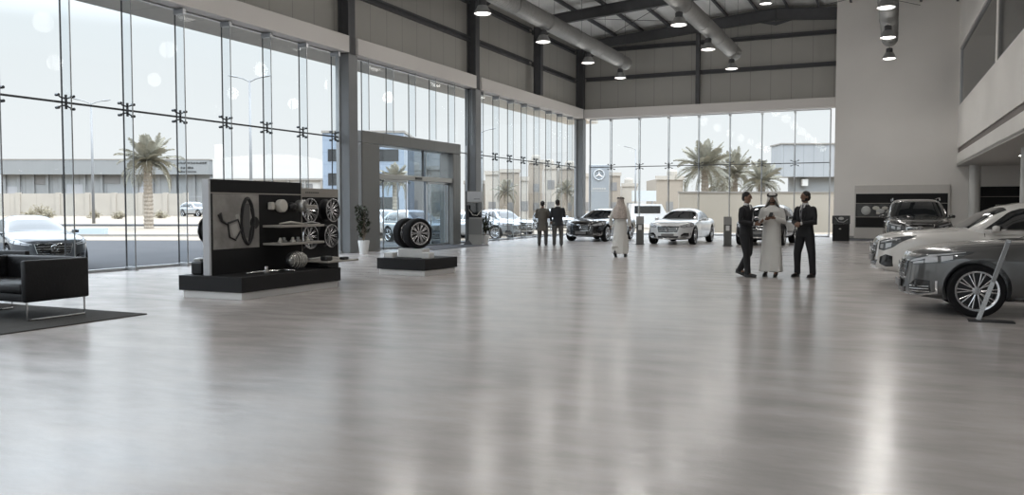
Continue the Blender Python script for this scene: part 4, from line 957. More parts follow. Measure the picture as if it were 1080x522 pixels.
MB().add([(.014,11.2,1.2),(.014,11.36,1.24),(.014,11.40,1.1),(.014,11.28,1.0)], [(0,1,2,3)]).build('print_shape', m_pl, pp)
MB().add([(.013,11.32,1.38),(.013,11.40,1.40),(.013,11.48,1.24),(.013,11.40,1.18)], [(0,1,2,3)]).build('print_shape', m_pl, pp)
MB().tube([(.012,10.94,1.40),(.012,11.0,1.28),(.012,11.12,1.22)], [.05,.03,.02], 6).build('print_shape', m_pd, pp)
for z in (1.18, .86):
    s = MB().rbox(0, .42, 12.02, 13.28, z-.03, z+.012, .006).build('shelf', m_shelf, t)
# second panel with wheels
t2 = thing('wheel_display_stand', 'lower black panel with a taupe header strip, holding four alloy wheels', 'display panel', (-10.85, 0, 0))
qa, qb = 13.30, 14.83
MB().rbox(-.08, .0, qa, qb, .0, 1.72, .004).build('board', m_panel, t2)
h_ = MB().rbox(-.085, .008, qa, qb, 1.72, 1.90, .004).build('header', m_shelf, t2)
for k in range(8): MB().box(.008, .011, 13.75+k*.055, 13.75+k*.055+.035, 1.80, 1.825).build('lettering_stroke', m_pd, h_)
MB().rbox(-.085, .0, qb, qb+.03, .0, 1.90, .004).build('edge_post', m_lsilver, t2)
def hung_wheel(x, y, z, label, rz=0, r=.235, group='alloy wheels hung on the wheel panel', dark=False):
    w = thing('alloy_wheel', label, 'wheel', (x, y, z), rz, group)
    m = MB(); m.lathe([(.05,.0),(r-.03,.0),(r-.005,.0),(r,.02),(r-.03,.04),(r-.04,.12),(r-.03,.185),(r,.20),(r+.003,.215),(r-.012,.222),(r-.03,.20),(r-.045,.12),(r-.045,.03),(.05,.012)], 40, ax='x').build('rim', m_rimd, w, smooth=40)
    MB().lathe([(r-.012,.206),(r+.004,.206),(r+.006,.222),(r-.012,.226)], 40, ax='x').build('rim_lip', m_rim, w, smooth=40)
    hb = MB().lathe([(.001,.175),(.03,.175),(.038,.16),(.04,.02)], 16, ax='x').build('hub', m_rim, w, smooth=40)
    for k in range(10):
        a = 2*PI*k/10; sp_ = MB()
        for da in (-.1, .1): sp_.tube([(.16, math.cos(a)*.03, math.sin(a)*.03), (.205, math.cos(a+da)*(r-.015), math.sin(a+da)*(r-.015))], [.009,.007], 5)
        sp_.build('spoke', m_rim, w)
    return w
wl = [(14.36, 1.455, 'upper right'), (14.30, .93, 'lower right'), (13.62, 1.455, 'upper left'), (13.62, .93, 'lower left')]
hw = hung_wheel(-10.838, 14.36, 1.455, 'silver spoked alloy wheel, upper right of the four on the wheel panel')
for y, z, s in wl[1:]: dup(hw, (-10.838, y, z), 0, 'silver spoked alloy wheel, %s of the four on the wheel panel' % s)
dup(hw, (-10.572, 11.04, 1.12), R(180), 'alloy wheel hung on the back of the display panel, seen edge on', 'wheels on the back of the display')
tr = tag(MB().rbox(-10.42, -9.62, 12.85, 13.82, .475, .505, .008).build('display_tray', m_shelf), 'taupe tray shelf reaching out past the right end of the plinth', 'shelf')
MB().rbox(-10.3, -9.9, 12.95, 13.22, .371, .475, .01).build('tray_foot', m_panel, tr)
def small(kind, m, mb, label, cat='car part', group=None, smooth=False): return tag(mb.build(kind, m, smooth=smooth), label, cat, group)
m_mid = mat('cast_alu', (.40, .40, .39), .35, .7); m_lightp = mat('pale_plastic', (.55, .53, .48), .4)
# wall mounted row over the upper shelf
small('mirror_cap', m_lightp, MB().rbox(-10.44, -10.34, 12.15, 12.24, 1.47, 1.61, .02), 'small pale box mounted above the upper shelf, leftmost of the row')
small('filter_disc', m_lightp, MB().lathe([(.001,0),(.115,0),(.12,.02),(.12,.10),(.105,.12),(.001,.12)], 28, M=Matrix.Translation((-10.43, 12.45, 1.54)), ax='x'), 'round pale filter mounted above the upper shelf', smooth=40)
small('filter_disc', m_mid, MB().lathe([(.001,0),(.10,0),(.11,.02),(.11,.16),(.09,.19),(.001,.19)], 28, M=Matrix.Translation((-10.43, 12.98, 1.54)), ax='x'), 'round metal housing mounted above the upper shelf by the divider', smooth=40)
small('hose_connector', m_pd, MB().tube([(-10.37,12.66,1.53),(-10.34,12.72,1.54),(-10.37,12.80,1.53)], .07, 12), 'black hose connector between the two round parts above the upper shelf', smooth=True)
small('bracket_arm', m_shelf, MB().rbox(-10.23, -10.0, 12.96, 13.04, 1.48, 1.56, .015), 'short taupe bracket arm beside the divider above the upper shelf')
# upper shelf items
small('wiper_blade', m_lightp, MB().tube([(-10.3,12.3,1.215),(-10.2,12.5,1.24),(-10.1,12.75,1.21)], [.012,.022,.010], 8), 'pale wiper blade lying on the upper shelf', smooth=True)
small('wiper_blade', m_mid, MB().tube([(-10.2,12.85,1.21),(-10.12,13.0,1.235),(-10.08,13.2,1.205)], [.012,.02,.010], 8), 'metal wiper blade at the right end of the upper shelf', smooth=True)
# lower shelf items
for k, (y, x, r, lb) in enumerate(((12.2,-10.2,.045,'leftmost of the row'),(12.36,-10.25,.055,'second from the left'),(12.52,-10.18,.05,'third from the left'),(12.72,-10.22,.06,'fourth from the left'),(12.92,-10.16,.05,'fifth from the left'),(13.1,-10.22,.045,'rightmost of the row'))):
    o = MB().lathe([(.001,0),(r,0),(r,.03),(r*.6,.045),(r*.55,.075+.01*(k%2)),(r*.3,.09),(.001,.09)], 18, M=Matrix.Translation((x, y, .873))).build('metal_fitting', m_mid if k % 2 else m_lightp, smooth=40); tag(o, 'small metal fitting on the lower shelf, '+lb, 'car part', 'fittings on the lower shelf')
# on the plinth
o = MB(); o.tube([(-10.05,11.15,.392),(-10.0,11.5,.40),(-9.98,11.85,.395),(-10.0,12.05,.405)], [.018,.026,.018,.03], 10); o.build('drive_shaft', m_chrome, smooth=True); o = bpy.context.scene.objects['drive_shaft']; tag(o, 'chrome drive shaft lying on the plinth before the photo print', 'car part')
MB().lathe([(.001,0),(.06,0),(.06,.05),(.035,.07),(.035,.12),(.001,.12)], 18, M=Matrix.Translation((-9.98,11.55,.37))).build('bearing', m_chrome, o, smooth=40)
MB().tube([(-9.95,11.98,.41),(-9.85,12.05,.39),(-9.8,12.1,.388)], .016, 8).build('link_rod', m_chrome, o, smooth=True)
lm = thing('headlamp_unit', 'oval ribbed glass headlamp unit on the plinth below the shelves', 'car part', (-10.0, 12.42, .545), R(4))
MB().ell((0,0,0), (.13,.27,.155), 24, 14).build('lens', mat('ribbed_glass', (.26,.255,.24), .12, .5), lm, smooth=True)
MB().lathe([(.24,-.03),(.29,-.03),(.30,0),(.29,.03),(.24,.03)], 28, M=Matrix.Scale(.58, 4, (0,0,1)) @ Matrix.Translation((-.03,0,0)), ax='x').build('bezel', m_pd, lm, smooth=40)
MB().rbox(-.08,.08,-.12,.12,-.175,-.12,.01).build('stand', m_pd, lm)
for k in range(7): y = -.2+k*.066; w = math.sqrt(max(0,1-(y/.27)**2)); MB().tube([(math.cos(a)*.134*w, y, math.sin(a)*.16*w) for a in (-1.2,-.7,-.2,.3,.8,1.3)], .006, 5).build('rib', m_lightp, lm)
small('brake_caliper', m_pd, MB().rbox(-9.86,-9.70,12.90,13.1,.506,.60,.03), 'black brake caliper on the near end of the tray shelf')
small('control_arm', m_mid, MB().tube([(-10.15,12.95,.53),(-10.05,13.15,.55),(-10.0,13.35,.535)], [.022,.018,.026], 10), 'metal control arm lying on the tray shelf behind the black brake caliper', smooth=True)
small('sensor_block', m_pd, MB().rbox(-9.8,-9.68,13.42,13.58,.506,.56,.02), 'black sensor block lying on the tray shelf')
small('lever', m_lightp, MB().tube([(-10.2,13.5,.52),(-10.1,13.62,.53),(-10.0,13.75,.52)], [.014,.02,.012], 8), 'pale lever lying across the tray shelf', smooth=True)
# back of the display: engine lump on the plinth
bk = thing('engine_part', 'dark cast engine part on the plinth behind the display panel', 'car part', (-10.83, 10.95, .37))
MB().rbox(-.12,.12,-.16,.16,0,.22,.03).build('block', m_pd, bk); MB().lathe([(.001,0),(.10,0),(.10,.06),(.04,.08),(.001,.08)], 20, M=Matrix.Translation((-.05,-.02,.20))).build('pulley', m_mid, bk, smooth=40)

# --- wheel plinth
t = thing('display_plinth', 'small square black plinth with white base under the two tyres', 'plinth', (-10.02, 16.72, 0), R(-4))
MB().rbox(-.62,.62,-.62,.62,0,.12,.005).build('base', m_plinthw, t); MB().rbox(-.66,.66,-.66,.66,.13,.375,.006).build('plinth_top', m_panel, t); MB().rbox(-.60,.60,-.60,.60,.12,.13,.002).build('shadow_gap', m_panel, t)
def tyre(x, y, rz, label):
    w = thing('wheel_with_tyre', label, 'wheel', (x, y, .575+.345), rz, 'wheels with tyres on the small plinth'); 
    bw = build_wheel(w, 0, 0, .345, .245, 1, 10, fat=.02); bw.location = (0,0,0); bw.name = 'tyre'; return w
tyre(-10.0, 16.68, R(-24), 'spoked wheel with a black tyre facing right, front one on the small plinth')
tyre(-10.36, 16.84, R(-24), 'black tyre standing behind the spoked wheel on the small plinth')
for k, (x, y, a, b_, h, lb) in enumerate(((-10.08,16.66,.32,.17,.197,'white block carrying both wheels on the small plinth'),(-10.48,16.30,.12,.10,.12,'small white block left of the wheels'),(-9.58,16.42,.10,.12,.13,'small white block right of the spoked wheel'))):
    o = MB().rbox(x-a,x+a,y-b_,y+b_,.376,.376+h,.012).build('display_block', m_plinthw); tag(o, lb, 'block', 'white blocks around the wheels')

# --- brochure stand by the portal
p = at(500, 35.2); t = thing('brochure_stand', 'tall silver information totem right of the entrance portal', 'info stand', (p.x, p.y, 0), R(YAW))
MB().rbox(-.34,.34,-.10,.12,0,2.2,.015).build('cabinet', mat('totem_silver', (.27,.265,.25), .4, .3), t)
MB().box(-.345,-.30,-.11,.12,0,2.2).build('side_strip', m_gdark, t)
hd = MB().rbox(-.28,.33,-.115,-.10,1.76,2.18,.004).build('header', m_lsilver, t)
for k in range(5): MB().box(.0+k*.05,.035+k*.05,-.119,-.115,1.86,1.89).build('lettering_stroke', m_gdark, hd)
MB().rbox(-.28,.33,-.114,-.10,1.12,1.72,.004).build('screen', m_carglass, t); MB().rbox(-.28,.33,-.114,-.10,.40,1.05,.004).build('lower_panel', mat('totem_grey', (.16,.16,.155), .3, .3), t)
q = at(493.5, 34.5); t = thing('rope_post', 'slim black barrier post with a pyramid foot before the silver totem', 'post', (q.x, q.y, 0), R(YAW))
MB().loft([[Vector((s*math.cos(a), s*math.sin(a), z)) for a in [PI/4+k*PI/2 for k in range(4)]] for s, z in ((.25,0),(.25,.02),(.04,.20))]).build('foot', m_trim, t)
MB().tube([(0,0,.15),(0,0,1.4)], .028, 10).build('pole', m_trim, t); MB().rbox(-.05,.05,-.05,.05,1.05,1.62,.01).build('head', m_trim, t)
MB().tube([(0.04,0,1.45),(.2,-.02,1.22),(.38,0,1.2),(.55,.02,1.42)], .016, 6).build('rope', m_lightp, t, smooth=True)
# --- potted plants
def plant(px, d, h, label, seed, pot=True):
    rnd = random.Random(seed); p = at(px, d); t = thing('potted_plant', label, 'plant', (p.x, p.y, 0)); s = h/1.6
    MB().lathe([(.001,0),(.13,0),(.19,.42*s),(.18,.44*s),(.165,.40*s),(.001,.38*s)], 24).build('pot', m_plinthw, t, smooth=40)
    MB().lathe([(.001,.395*s),(.166,.395*s)], 20).build('soil', m_trunk, t)
    st = MB(); lf = MB()
    for k in range(26):
        a = rnd.uniform(0,6.28); r = rnd.uniform(.05,.36); z1 = rnd.uniform(.62,1.0)*h if k > 8 else rnd.uniform(.35,.7)*h; pts = [Vector((0,0,.4*s)), Vector((math.cos(a)*r*.4, math.sin(a)*r*.4, .4*s+(z1-.4*s)*.6)), Vector((math.cos(a)*r, math.sin(a)*r, z1))]
        st.tube(pts, [.012,.008,.004], 5)
        for j in range(28):
            u = rnd.uniform(.35,1); c = pts[1].lerp(pts[2], u); d_ = Vector((rnd.uniform(-1,1), rnd.uniform(-1,1), rnd.uniform(-.5,.7))).normalized(); L_ = rnd.uniform(.09,.16); w_ = d_.cross(Vector((0,0,1))).normalized()*L_*.24
            tip = c+d_*L_; md_ = c+d_*L_*.5+Vector((0,0,.015)); lf.add([c, md_-w_, tip, md_+w_, md_], [(0,1,4),(0,4,3),(1,2,4),(4,2,3)])
    st.build('stem', m_trunk, t); lf.build('leaf', m_leaf, t)
plant(383.5, 27.6, 1.62, 'leafy plant in a white pot left of the entrance portal', 4)
plant(511.5, 36.2, 1.25, 'leafy plant in a white pot right of the silver totem', 6)
# --- car information stands
def info(px, d, label, rz=0):
    p = at(px, d); t = thing('info_stand', label, 'info stand', (p.x, p.y, 0), R(rz), 'car information stands')
    M = Matrix.Rotation(R(-6), 4, 'X'); MB().rbox(-.19,.19,-.25,.25,0,.02,.004).build('foot', m_trim, t)
    MB().rbox(-.155,.155,-.03,.03,.02,1.16,.008).xf(M).build('slab', mat('stand_grey', (.10,.10,.095), .4, .3), t)
    MB().rbox(-.15,.15,-.036,-.03,.84,1.14,.002).xf(M).build('top_plate', mat('top_plate_grey', (.26,.26,.255), .4, .2), t); MB().box(-.07,.07,-.038,-.03,.60,.80).xf(M).build('price_sheet', m_plinthw, t)
info(675, 34.9, 'slanted grey info stand between the black and the silver white sedan', 15)
info(767.5, 33.6, 'slanted grey info stand between the silver white sedan and the dark SUV', 12)
# leaning spec stand at the graphite sedan
t = thing('spec_stand', 'leaning chrome strip info stand on a black foot plate before the graphite sedan wheel', 'info stand', (.99, 12.75, 0), 0)
MB().rbox(-.12,.42,-.14,.10,0,.015,.004).build('foot_plate', m_trim, t)
M = Matrix.Rotation(R(17.5), 4, 'Y') @ Matrix.Rotation(R(-3), 4, 'X')
MB().rbox(-.03,.03,-.012,.012,.01,1.14,.005).xf(M).build('strip', mat('strip_chrome', (.34,.34,.34), .25, .8), t)
fc = MB().box(-.022,.022,-.016,-.012,.55,1.10).xf(M).build('label_strip', mat('strip_grey', (.20,.20,.20), .35, .4), t)
# --- parts display on the white wall
f = lambda px: (px-944)/FPX
t = thing('wall_display', 'white framed wall display with a dark car photograph behind the dark SUV', 'wall display', (0, YW, 0))
x0, x1 = -1.98, 2.2
MB().rbox(x0, x1, -.16, 0, .0, 2.62, .01).build('frame', mat('display_frame', (.60,.58,.55), .6), t)
MB().box(x0+.06, x1-.08, -.175, -.16, .55, 2.2).build('panel', m_panel, t)
for z in (1.05, 1.72): MB().box(x0+.06, x1-.08, -.185, -.175, z, z+.025).build('divider', m_shelf, t)
MB().box(x0+.1, .6, -.182, -.175, 1.08, 1.70).build('photo_print', mat('photo_dark', (.05,.05,.05), .3, noise=.7, nscale=3), t)
MB().ell((-1.45,-.185,1.38), (.22,.015,.22), 20, 8).build('print_shape', m_mid, t, smooth=True)
for k, (x, z, a) in enumerate(((-1.0,1.5,.16),(-.8,1.35,.2),(-.6,1.5,.14),(-.45,1.3,.12),(-.9,1.25,.1))): MB().ell((x,-.185,z), (a,.012,a*.6), 16, 8).build('print_shape', m_mid if k % 2 else m_lightp, t, smooth=True)
struct(MB().box(x0-.3, 2.4, YW-3.2, YW-.2, 0, .012).build('floor_mat', mat('entrance_mat', (.055,.055,.06), .95)), 'dark mat before the wall display')
p = at(887, 38.5); t = thing('cabinet', 'black waist high cabinet with a photo printed top section beside the white wall', 'cabinet', (p.x, p.y, 0), R(3))
MB().rbox(-.36,.36,-.25,.25,0,.78,.01).build('body', m_panel, t); MB().rbox(-.38,.38,-.27,.27,.79,1.16,.01).build('top_section', mat('cab_print', (.035,.035,.035), .25, noise=.6, nscale=5), t)
MB().tube([(-.25,-.275,1.08),(-.1,-.275,.88),(.1,-.275,.86),(.28,-.275,1.0)], .016, 6).build('print_shape', m_mid, t, smooth=True); MB().ell((0,-.275,1.03), (.12,.008,.07), 14, 6).build('print_shape', m_mid, t); MB().ell((-.04,-.255,.56), (.05,.006,.03), 14, 6).build('logo', m_lightp, t)
# lower hall wall panel right
t = thing('wall_display', 'black wall panel with small white lettering behind the round columns at the right', 'wall display', (0, YW, 0))
MB().rbox(3.45, 9.5, -.08, 0, .55, 2.5, .01).build('panel', m_panel, t)
MB().box(3.45, 9.5, -.09, -.08, 2.02, 2.04).build('divider', m_shelf, t)
for k in range(9): MB().box(4.1+k*.09, 4.1+k*.09+.06, -.088, -.08, 1.60, 1.66).build('lettering_stroke', m_lightp, t)
# low office furniture glimpsed in the entrance: queue sign
# ================================================================== PEOPLE
m_skin = mat('skin', (.20, .115, .078), .5, noise=.05)
m_hair = mat('hair_black', (.010, .008, .007), .6, noise=.2, nscale=60)
m_suit = mat('suit_charcoal', (.011, .011, .013), .8, noise=.1, nscale=50)
m_shirt = mat('shirt_white', (.60, .60, .60), .7)
m_tie = mat('tie_grey', (.10, .10, .11), .5)
m_thobe = mat('thobe_white', (.66, .65, .62), .75, noise=.03, nscale=4)
m_ghutra = mat('headscarf_white', (.62, .60, .57), .8, noise=.05)
m_ghutra2 = mat('headscarf_brown', (.46, .40, .36), .85, noise=.35, nscale=28)
m_shoe = mat('black_shoes', (.012, .011, .011), .3)
m_kurta = mat('tunic_taupe', (.11, .10, .085), .85, noise=.08)
m_trgrey = mat('trousers_grey', (.085, .082, .078), .85)
m_eye = mat('eye_dark', (.02, .015, .012), .2)
m_phone = mat('phone_black', (.01, .01, .012), .2)

def headM(turn, nod): return Matrix.Translation((0, 0, 1.53)) @ Matrix.Rotation(turn, 4, 'Z') @ Matrix.Rotation(nod, 4, 'X') @ Matrix.Translation((0, 0, -1.53))
def hand(mb, wr, el, s, curl, inward):
    """palm, four unequal bent fingers and a side thumb, continuing the forearm"""
    d = (wr-el).normalized(); n = Vector(inward).normalized(); n = (n-d*n.dot(d)).normalized(); a = d.cross(n).normalized()*s
    c = wr+d*.045; Mx = Matrix((a, d, n)).transposed()
    mb.ell(c, (.040, .052, .017), 12, 8, Mx)
    for k, (off, L) in enumerate(((-.028,.070),(-.010,.078),(.009,.074),(.026,.060))):
        b = wr+d*.085+a*off; p1 = b+(d*math.cos(curl*.5)+n*math.sin(curl*.5))*L*.5; p2 = p1+(d*math.cos(curl*1.4)+n*math.sin(curl*1.4))*L*.5
        mb.tube([b-d*.02, b, p1, p2], [.010,.0095,.009,.007], 6)
    b = wr+d*.03-a*.032; p1 = b+(d*.6-a*.7+n*.3).normalized()*.035; mb.tube([b, p1, p1+(d*.9-a*.1+n*.4).normalized()*.03], [.012,.0105,.008], 6)
def person(label, loc, rz, P, sc=1.03):
    root = thing('person', label, 'person', loc, rz); root.scale = (sc*P.get('wide', 1), sc*P.get('wide', 1), sc); V = Vector
    sh = P['sh']; el = P['el']; wr = P['wr']; hip = P['hip']; kn = P['kn']; an = P['an']; HM = headM(P.get('turn', 0), P.get('nod', 0)); tw = P.get('toe', (0, 0))
    leanv = P.get('lean', V((0,0,0)))
    # --- body, one continuous surface
    b = MB(); b.tube([(0,0,.90),(0,0,1.02),(0,0,1.2),(0,0,1.36),(0,0,1.45),(0,0,1.49)], [.135,.125,.145,.155,.10,.055], 16, flat=(1,.62))
    b.tube([(0,.01,1.42),(0,-.005,1.54),(0,-.01,1.6)], [.062,.052,.05], 12)
    for i in range(2):
        b.tube([hip[i], hip[i].lerp(kn[i], .5), kn[i], an[i]], [.085,.072,.054,.036], 12); b.ell(an[i]+V((0,-.05,-.035)), (.036,.10,.03), 12, 8)
        b.tube([sh[i], el[i], wr[i]], [.052,.040,.026], 12)
        hand(b, wr[i], el[i], (-1, 1)[i], P.get('curl', .6), P['inw'][i])
    h = MB(); h.ell((0,.005,1.675), (.073,.092,.098), 20, 14); h.ell((0,-.022,1.615), (.055,.064,.065), 16, 10); h.tube([(0,-.088,1.69),(0,-.108,1.655),(0,-.096,1.645)], [.010,.014,.014], 8)
    for s in (-1, 1): h.ell((s*.074,.008,1.665), (.010,.020,.030), 8, 6); h.ell((s*.030,-.078,1.70), (.022,.012,.008), 8, 6)
    h.ell((0,-.082,1.618), (.024,.010,.009), 10, 6); h.ell((0,-.068,1.578), (.024,.02,.018), 10, 6)
    h.xf(HM); b.add(h.v, h.f)
    remesh(b.build('body', m_skin, root), .0075, 3)
    for s in (-1, 1): MB().ell((s*.030,-.083,1.684), (.011,.008,.006), 10, 6).xf(HM).build('eye', m_eye, root)
    if P.get('hair', True):
        q = MB(); q.ell((0,.022,1.70), (.083,.092,.092), 18, 12); q.ell((0,.055,1.65), (.070,.058,.075), 14, 10); q.xf(HM); remesh(q.build('hair', P.get('hairmat', m_hair), root), .008, 2)
    if P.get('beard'):
        q = MB(); q.ell((0,-.036,1.590), (.053,.052,.032), 14, 8); q.ell((0,-.088,1.634), (.028,.012,.006), 10, 6)
        for s in (-1, 1): q.ell((s*.055,-.015,1.62), (.018,.035,.04), 10, 6)
        q.xf(HM); remesh(q.build('beard', m_hair, root), .007, 2)
    # --- shoes
    for i in range(2):
        q = MB(); M = Matrix.Translation(an[i]) @ Matrix.Rotation(tw[i], 4, 'X'); q.ell((0,-.075,-.048), (.046,.135,.038), 16, 8, None); q.ell((0,.02,-.03), (.042,.055,.055), 12, 8); q.rbox(-.04,.04,-.19,.06,-.088,-.07,.01); q.xf(M)
        remesh(q.build('shoe', m_shoe, root), .009, 2)
    st = P['style']
    if st in ('suit', 'tunic'):
        q = MB(); tm = P.get('trousers', m_suit)
        q.tube([(0,0,.86),(0,0,.95),(0,0,1.03)], [.155,.165,.155], 16, flat=(1,.68))
        for i in range(2):
            a = an[i]+V((0,.0,-.03)); q.tube([hip[i]+V((0,0,.02)), hip[i].lerp(kn[i], .5), kn[i], kn[i].lerp(a, .6), a], [.108,.098,.080,.066,.066], 14)
        remesh(q.build('trousers', tm, root), .012, 3)
        jm = P.get('coat', m_suit); q = MB(); hz = P.get('hem', .83)
        q.tube([(0,0,hz),(0,0,hz+.12),(0,0,1.06),(0,-.005,1.24),(0,0,1.38),(0,.005,1.46),(0,.01,1.505)], [P.get('hemr',.195),.192,.172,.195,.20,.13,.075], 20, flat=(1,.66))
        for i in range(2): q.ell(sh[i]+V((0,0,0)), (.070,.066,.060), 12, 8); q.tube([sh[i], sh[i].lerp(el[i], .5), el[i], wr[i].lerp(el[i], .08)], [.072,.066,.058,.044], 12)
        remesh(q.build('jacket' if st == 'suit' else 'tunic', jm, root), .011, 3)
        if st == 'suit' and P.get('shirt', True):
            # shirt front in the V of the jacket, tie and lapels
            q = MB(); pts = [(-.060,-.075,1.50),(.060,-.075,1.50),(.052,-.128,1.38),(.030,-.148,1.24),(.004,-.142,1.10),(-.004,-.142,1.10),(-.030,-.148,1.24),(-.052,-.128,1.38)]
            n = len(pts); q.add([V(p) for p in pts]+[V((x, y+.05, z)) for x, y, z in pts], [tuple(range(n)), tuple(range(2*n-1, n-1, -1))]+[(k, n+k, n+(k+1)%n, (k+1)%n) for k in range(n)]); q.build('shirt', m_shirt, root)
            MB().tube([(0,-.0,1.50),(0,-.01,1.545)], [.070,.062], 16, flat=(1,.92)).build('shirt_collar', m_shirt, root, smooth=60)
            if P.get('tie', True): MB().tube([(0,-.092,1.50),(0,-.137,1.38),(0,-.157,1.24),(0,-.152,1.12)], [.017,.016,.022,.008], 8, flat=(1,.4)).build('tie', m_tie, root, smooth=True)
            for s in (-1, 1):
                q = MB(); lp = [(s*.058,-.085,1.51),(s*.098,-.112,1.40),(s*.085,-.140,1.30),(s*.008,-.150,1.07),(s*.030,-.153,1.24),(s*.052,-.135,1.38)]
                q.add([V(p) for p in lp]+[V((x, y+.03, z)) for x, y, z in lp], [tuple(range(6)), tuple(range(11, 5, -1))]+[(k, 6+k, 6+(k+1)%6, (k+1)%6) for k in range(6)]); q.build('lapel', m_suit, root)
        for i in range(2):
            if st == 'suit': c_ = wr[i].lerp(el[i], .06); MB().tube([c_, wr[i].lerp(el[i], -.03)], [.036,.034], 12).build('shirt_cuff', m_shirt, root)
    if st == 'thobe':
        q = MB(); sw = P.get('swing', 0); fx = (an[0]+an[1])/2
        q.tube([(fx.x,fx.y*.9+sw,.10),(fx.x*.8,fx.y*.7+sw*.7,.35),(fx.x*.5,fx.y*.4+sw*.3,.65),(0,0,.92),(0,0,1.08),(0,-.005,1.24),(0,0,1.38),(0,.005,1.46),(0,.01,1.51)], [.235,.222,.205,.190,.178,.190,.20,.13,.068], 24, flat=(1,.80))
        for i in range(2):
            q.ell(sh[i], (.068,.064,.058), 12, 8); q.tube([sh[i], sh[i].lerp(el[i], .5), el[i], wr[i].lerp(el[i], .05)], [.066,.060,.056,.050], 12)
            q.tube([kn[i]+V((0,0,.15)), kn[i]+V((0,-.01,-.05)), an[i]+V((0,0,.10))], [.10,.11,.115], 12)
        for k in range(7):   # soft folds of the skirt
            a = k*2*PI/7+.3; q.tube([(math.cos(a)*.15, math.sin(a)*.10, .9), (fx.x*.6+math.cos(a)*.195, fx.y*.5+sw*.5+math.sin(a)*.155, .5), (fx.x+math.cos(a)*.225, fx.y*.9+sw+math.sin(a)*.18, .11)], [.008,.03,.035], 6)
        remesh(q.build('thobe', m_thobe, root), .012, 4)
    if P.get('ghutra'):
        gm = P['ghutra']; q = MB(); rings = []
        lv = [(1.775,.015,1),(1.768,.045,1),(1.745,.076,1),(1.70,.096,.98),(1.65,.103,.80),(1.60,.112,.70),(1.54,.128,.64),(1.47,.165,.62),(1.40,.205,.58),(1.30,.225,.50),(P.get('gh_low',1.20),.225,.40)]
        for z, r, f in lv:
            row = []; span = PI*f
            for k in range(33):
                t = -span+2*span*k/32; rr = r*(1+.05*math.sin(t*7)*(1.7-z)/.4 if z < 1.62 else 1); row.append(V((math.sin(t)*rr, .01+math.cos(t)*rr*1.08*(1 if z > 1.45 else .86), z)))
            rings.append(row)
        upper = [[HM @ v if z_[0] > 1.5 else v for v in r_] for r_, z_ in zip(rings, lv)]
        q.loft(upper, cap=False, closed=False); o = q.build('headscarf', gm, root, smooth=True); sd_ = o.modifiers.new('s', 'SOLIDIFY'); sd_.thickness = .008; sd_.offset = -1; ss_ = o.modifiers.new('u', 'SUBSURF'); ss_.levels = 1; ss_.render_levels = 1; bake(o)
        ag = MB()
        for dz, rr in ((-.008,.103),(.010,.099)): ag.tube([HM @ V((math.cos(a)*rr, .012+math.sin(a)*rr*1.08, 1.730+dz)) for a in [2*PI*k/28 for k in range(29)]], .009, 6, cap=False)
        ag.build('head_cord', m_hair, root, smooth=True)
    return root
V = Vector
def legs(sp=.11, fl=0, fr=0, ll=0, lr=0, kl=0, kr=0):
    """x spread, ankle y of both legs, lifted heel height, knee forward shift"""
    return dict(hip=[V((-.09,0,.90)), V((.09,0,.90))], kn=[V((-sp*.95, fl*.5-kl-.02, .50)), V((sp*.95, fr*.5-kr-.02, .50))], an=[V((-sp, fl, .09+ll)), V((sp, fr, .09+lr))])
SH = [V((-.175,0,1.415)), V((.175,0,1.415))]
p_clasp = dict(sh=SH, el=[V((-.25,-.02,1.14)), V((.25,-.02,1.14))], wr=[V((-.055,-.24,1.10)), V((.06,-.245,1.12))], inw=[(.2,.5,-.5), (-.2,.5,-.5)], curl=1.1)
p_phone = dict(sh=SH, el=[V((-.26,.0,1.16)), V((.26,.0,1.16))], wr=[V((-.075,-.25,1.22)), V((.085,-.24,1.24))], inw=[(.6,.3,.4), (-.6,.3,.4)], curl=1.0)
p_down = dict(sh=SH, el=[V((-.25,.05,1.15)), V((.25,.05,1.15))], wr=[V((-.27,-.02,.90)), V((.27,-.02,.90))], inw=[(1,0,0), (-1,0,0)], curl=.5)
def pp_(base, **k): d = dict(base); d.update(k); return d
person('man in a black suit in profile, left of the talking trio, stepping forward', (-3.02, 18.92, 0), R(72), pp_(p_phone, style='suit', tie=False, turn=R(4), nod=R(6), toe=(0, R(18)), wr=[V((-.13,-.25,1.12)), V((.10,-.27,1.16))], **legs(.10, -.10, .20, 0, .045, 0, .10)), 1.04)
t2 = person('man in white thobe and white headscarf looking down at a phone, middle of the trio', (-2.52, 19.25, 0), R(-2), pp_(p_phone, style='thobe', ghutra=m_ghutra, hair=False, beard=True, nod=R(16), turn=R(6), gh_low=1.30, toe=(0, R(10)), swing=-.02, **legs(.115, -.02, -.12, 0, .02)), 1.035)
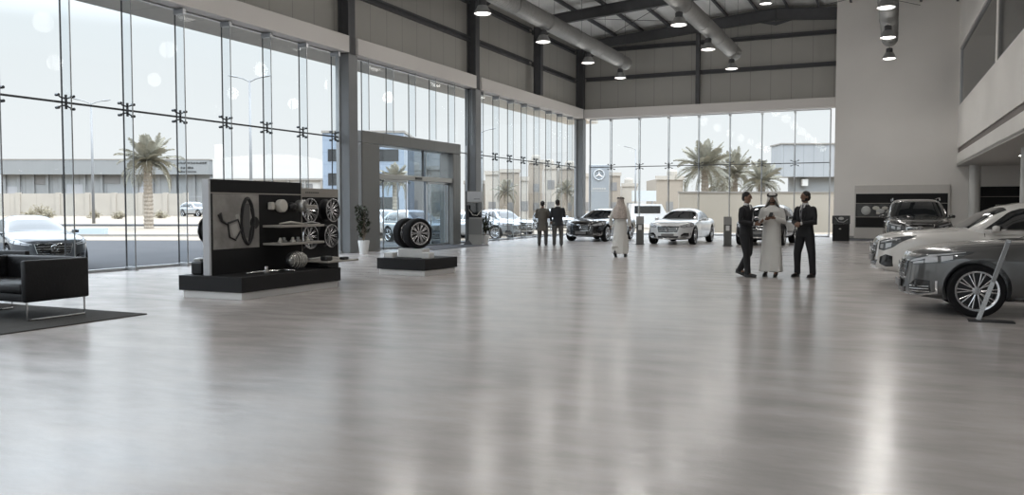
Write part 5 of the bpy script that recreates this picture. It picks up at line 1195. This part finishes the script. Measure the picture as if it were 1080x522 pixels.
person('man in a black suit with grey tie and clasped hands, right of the talking trio', (-1.83, 19.3, 0), R(-28), pp_(p_clasp, style='suit', beard=True, turn=R(-24), nod=R(4), **legs(.17, 0, .04)), 1.045)
p = at(810.5, 18.0)
ph = thing('mobile_phone', 'black mobile phone in the hands of the man in white', 'phone', (-2.49, 18.85, 1.36), R(-2)); MB().rbox(-.037,.037,-.075,.075,-.005,.005,.003).xf(Matrix.Rotation(R(35),4,'X')).build('case', m_phone, ph); MB().box(-.033,.033,-.068,.068,.005,.0056).xf(Matrix.Rotation(R(35),4,'X')).build('screen', m_carglass, ph)
person('man seen from behind in long taupe tunic, left one of two by the glass', (-12.95, 31.3, 0), R(192), pp_(p_clasp, style='tunic', wide=1.12, coat=m_kurta, trousers=m_trgrey, hem=.58, hemr=.215, **legs(.12, 0, .03)), 1.0)
person('man in dark jacket and grey trousers, right one of two waiting by the glass', (-12.32, 31.35, 0), R(-150), pp_(p_clasp, style='suit', wide=1.1, coat=mat('jacket_dark', (.022,.024,.028), .85), trousers=m_trgrey, beard=True, turn=R(-35), wr=[V((-.10,-.24,1.18)), V((.22,-.12,.95))], hem=.78, hemr=.21, **legs(.13, 0, .05)), 1.03)
person('man in a white thobe and brown patterned headscarf walking away beside the black sedan', (-7.74, 24.95, 0), R(185), pp_(p_down, style='thobe', ghutra=m_ghutra2, hair=False, gh_low=1.12, nod=R(5), toe=(R(0), R(35)), el=[V((-.26,.04,1.15)), V((.29,.02,1.16))], wr=[V((-.28,-.04,.90)), V((.32,-.10,.93))], swing=.05, **legs(.11, -.16, .20, 0, .07)), 1.04)
# ------------------------------------------------------------------ render look
vs = bpy.context.scene.view_settings; vs.view_transform = 'Standard'; vs.look = 'None'; vs.gamma = 1; vs.exposure = EXPO
try: vs.use_curve_mapping = False
except Exception: pass
cy = bpy.context.scene.cycles; cy.use_denoising = True; cy.max_bounces = 12; cy.transparent_max_bounces = 32; cy.diffuse_bounces = 6; cy.sample_clamp_indirect = 6
cy.caustics_reflective = False
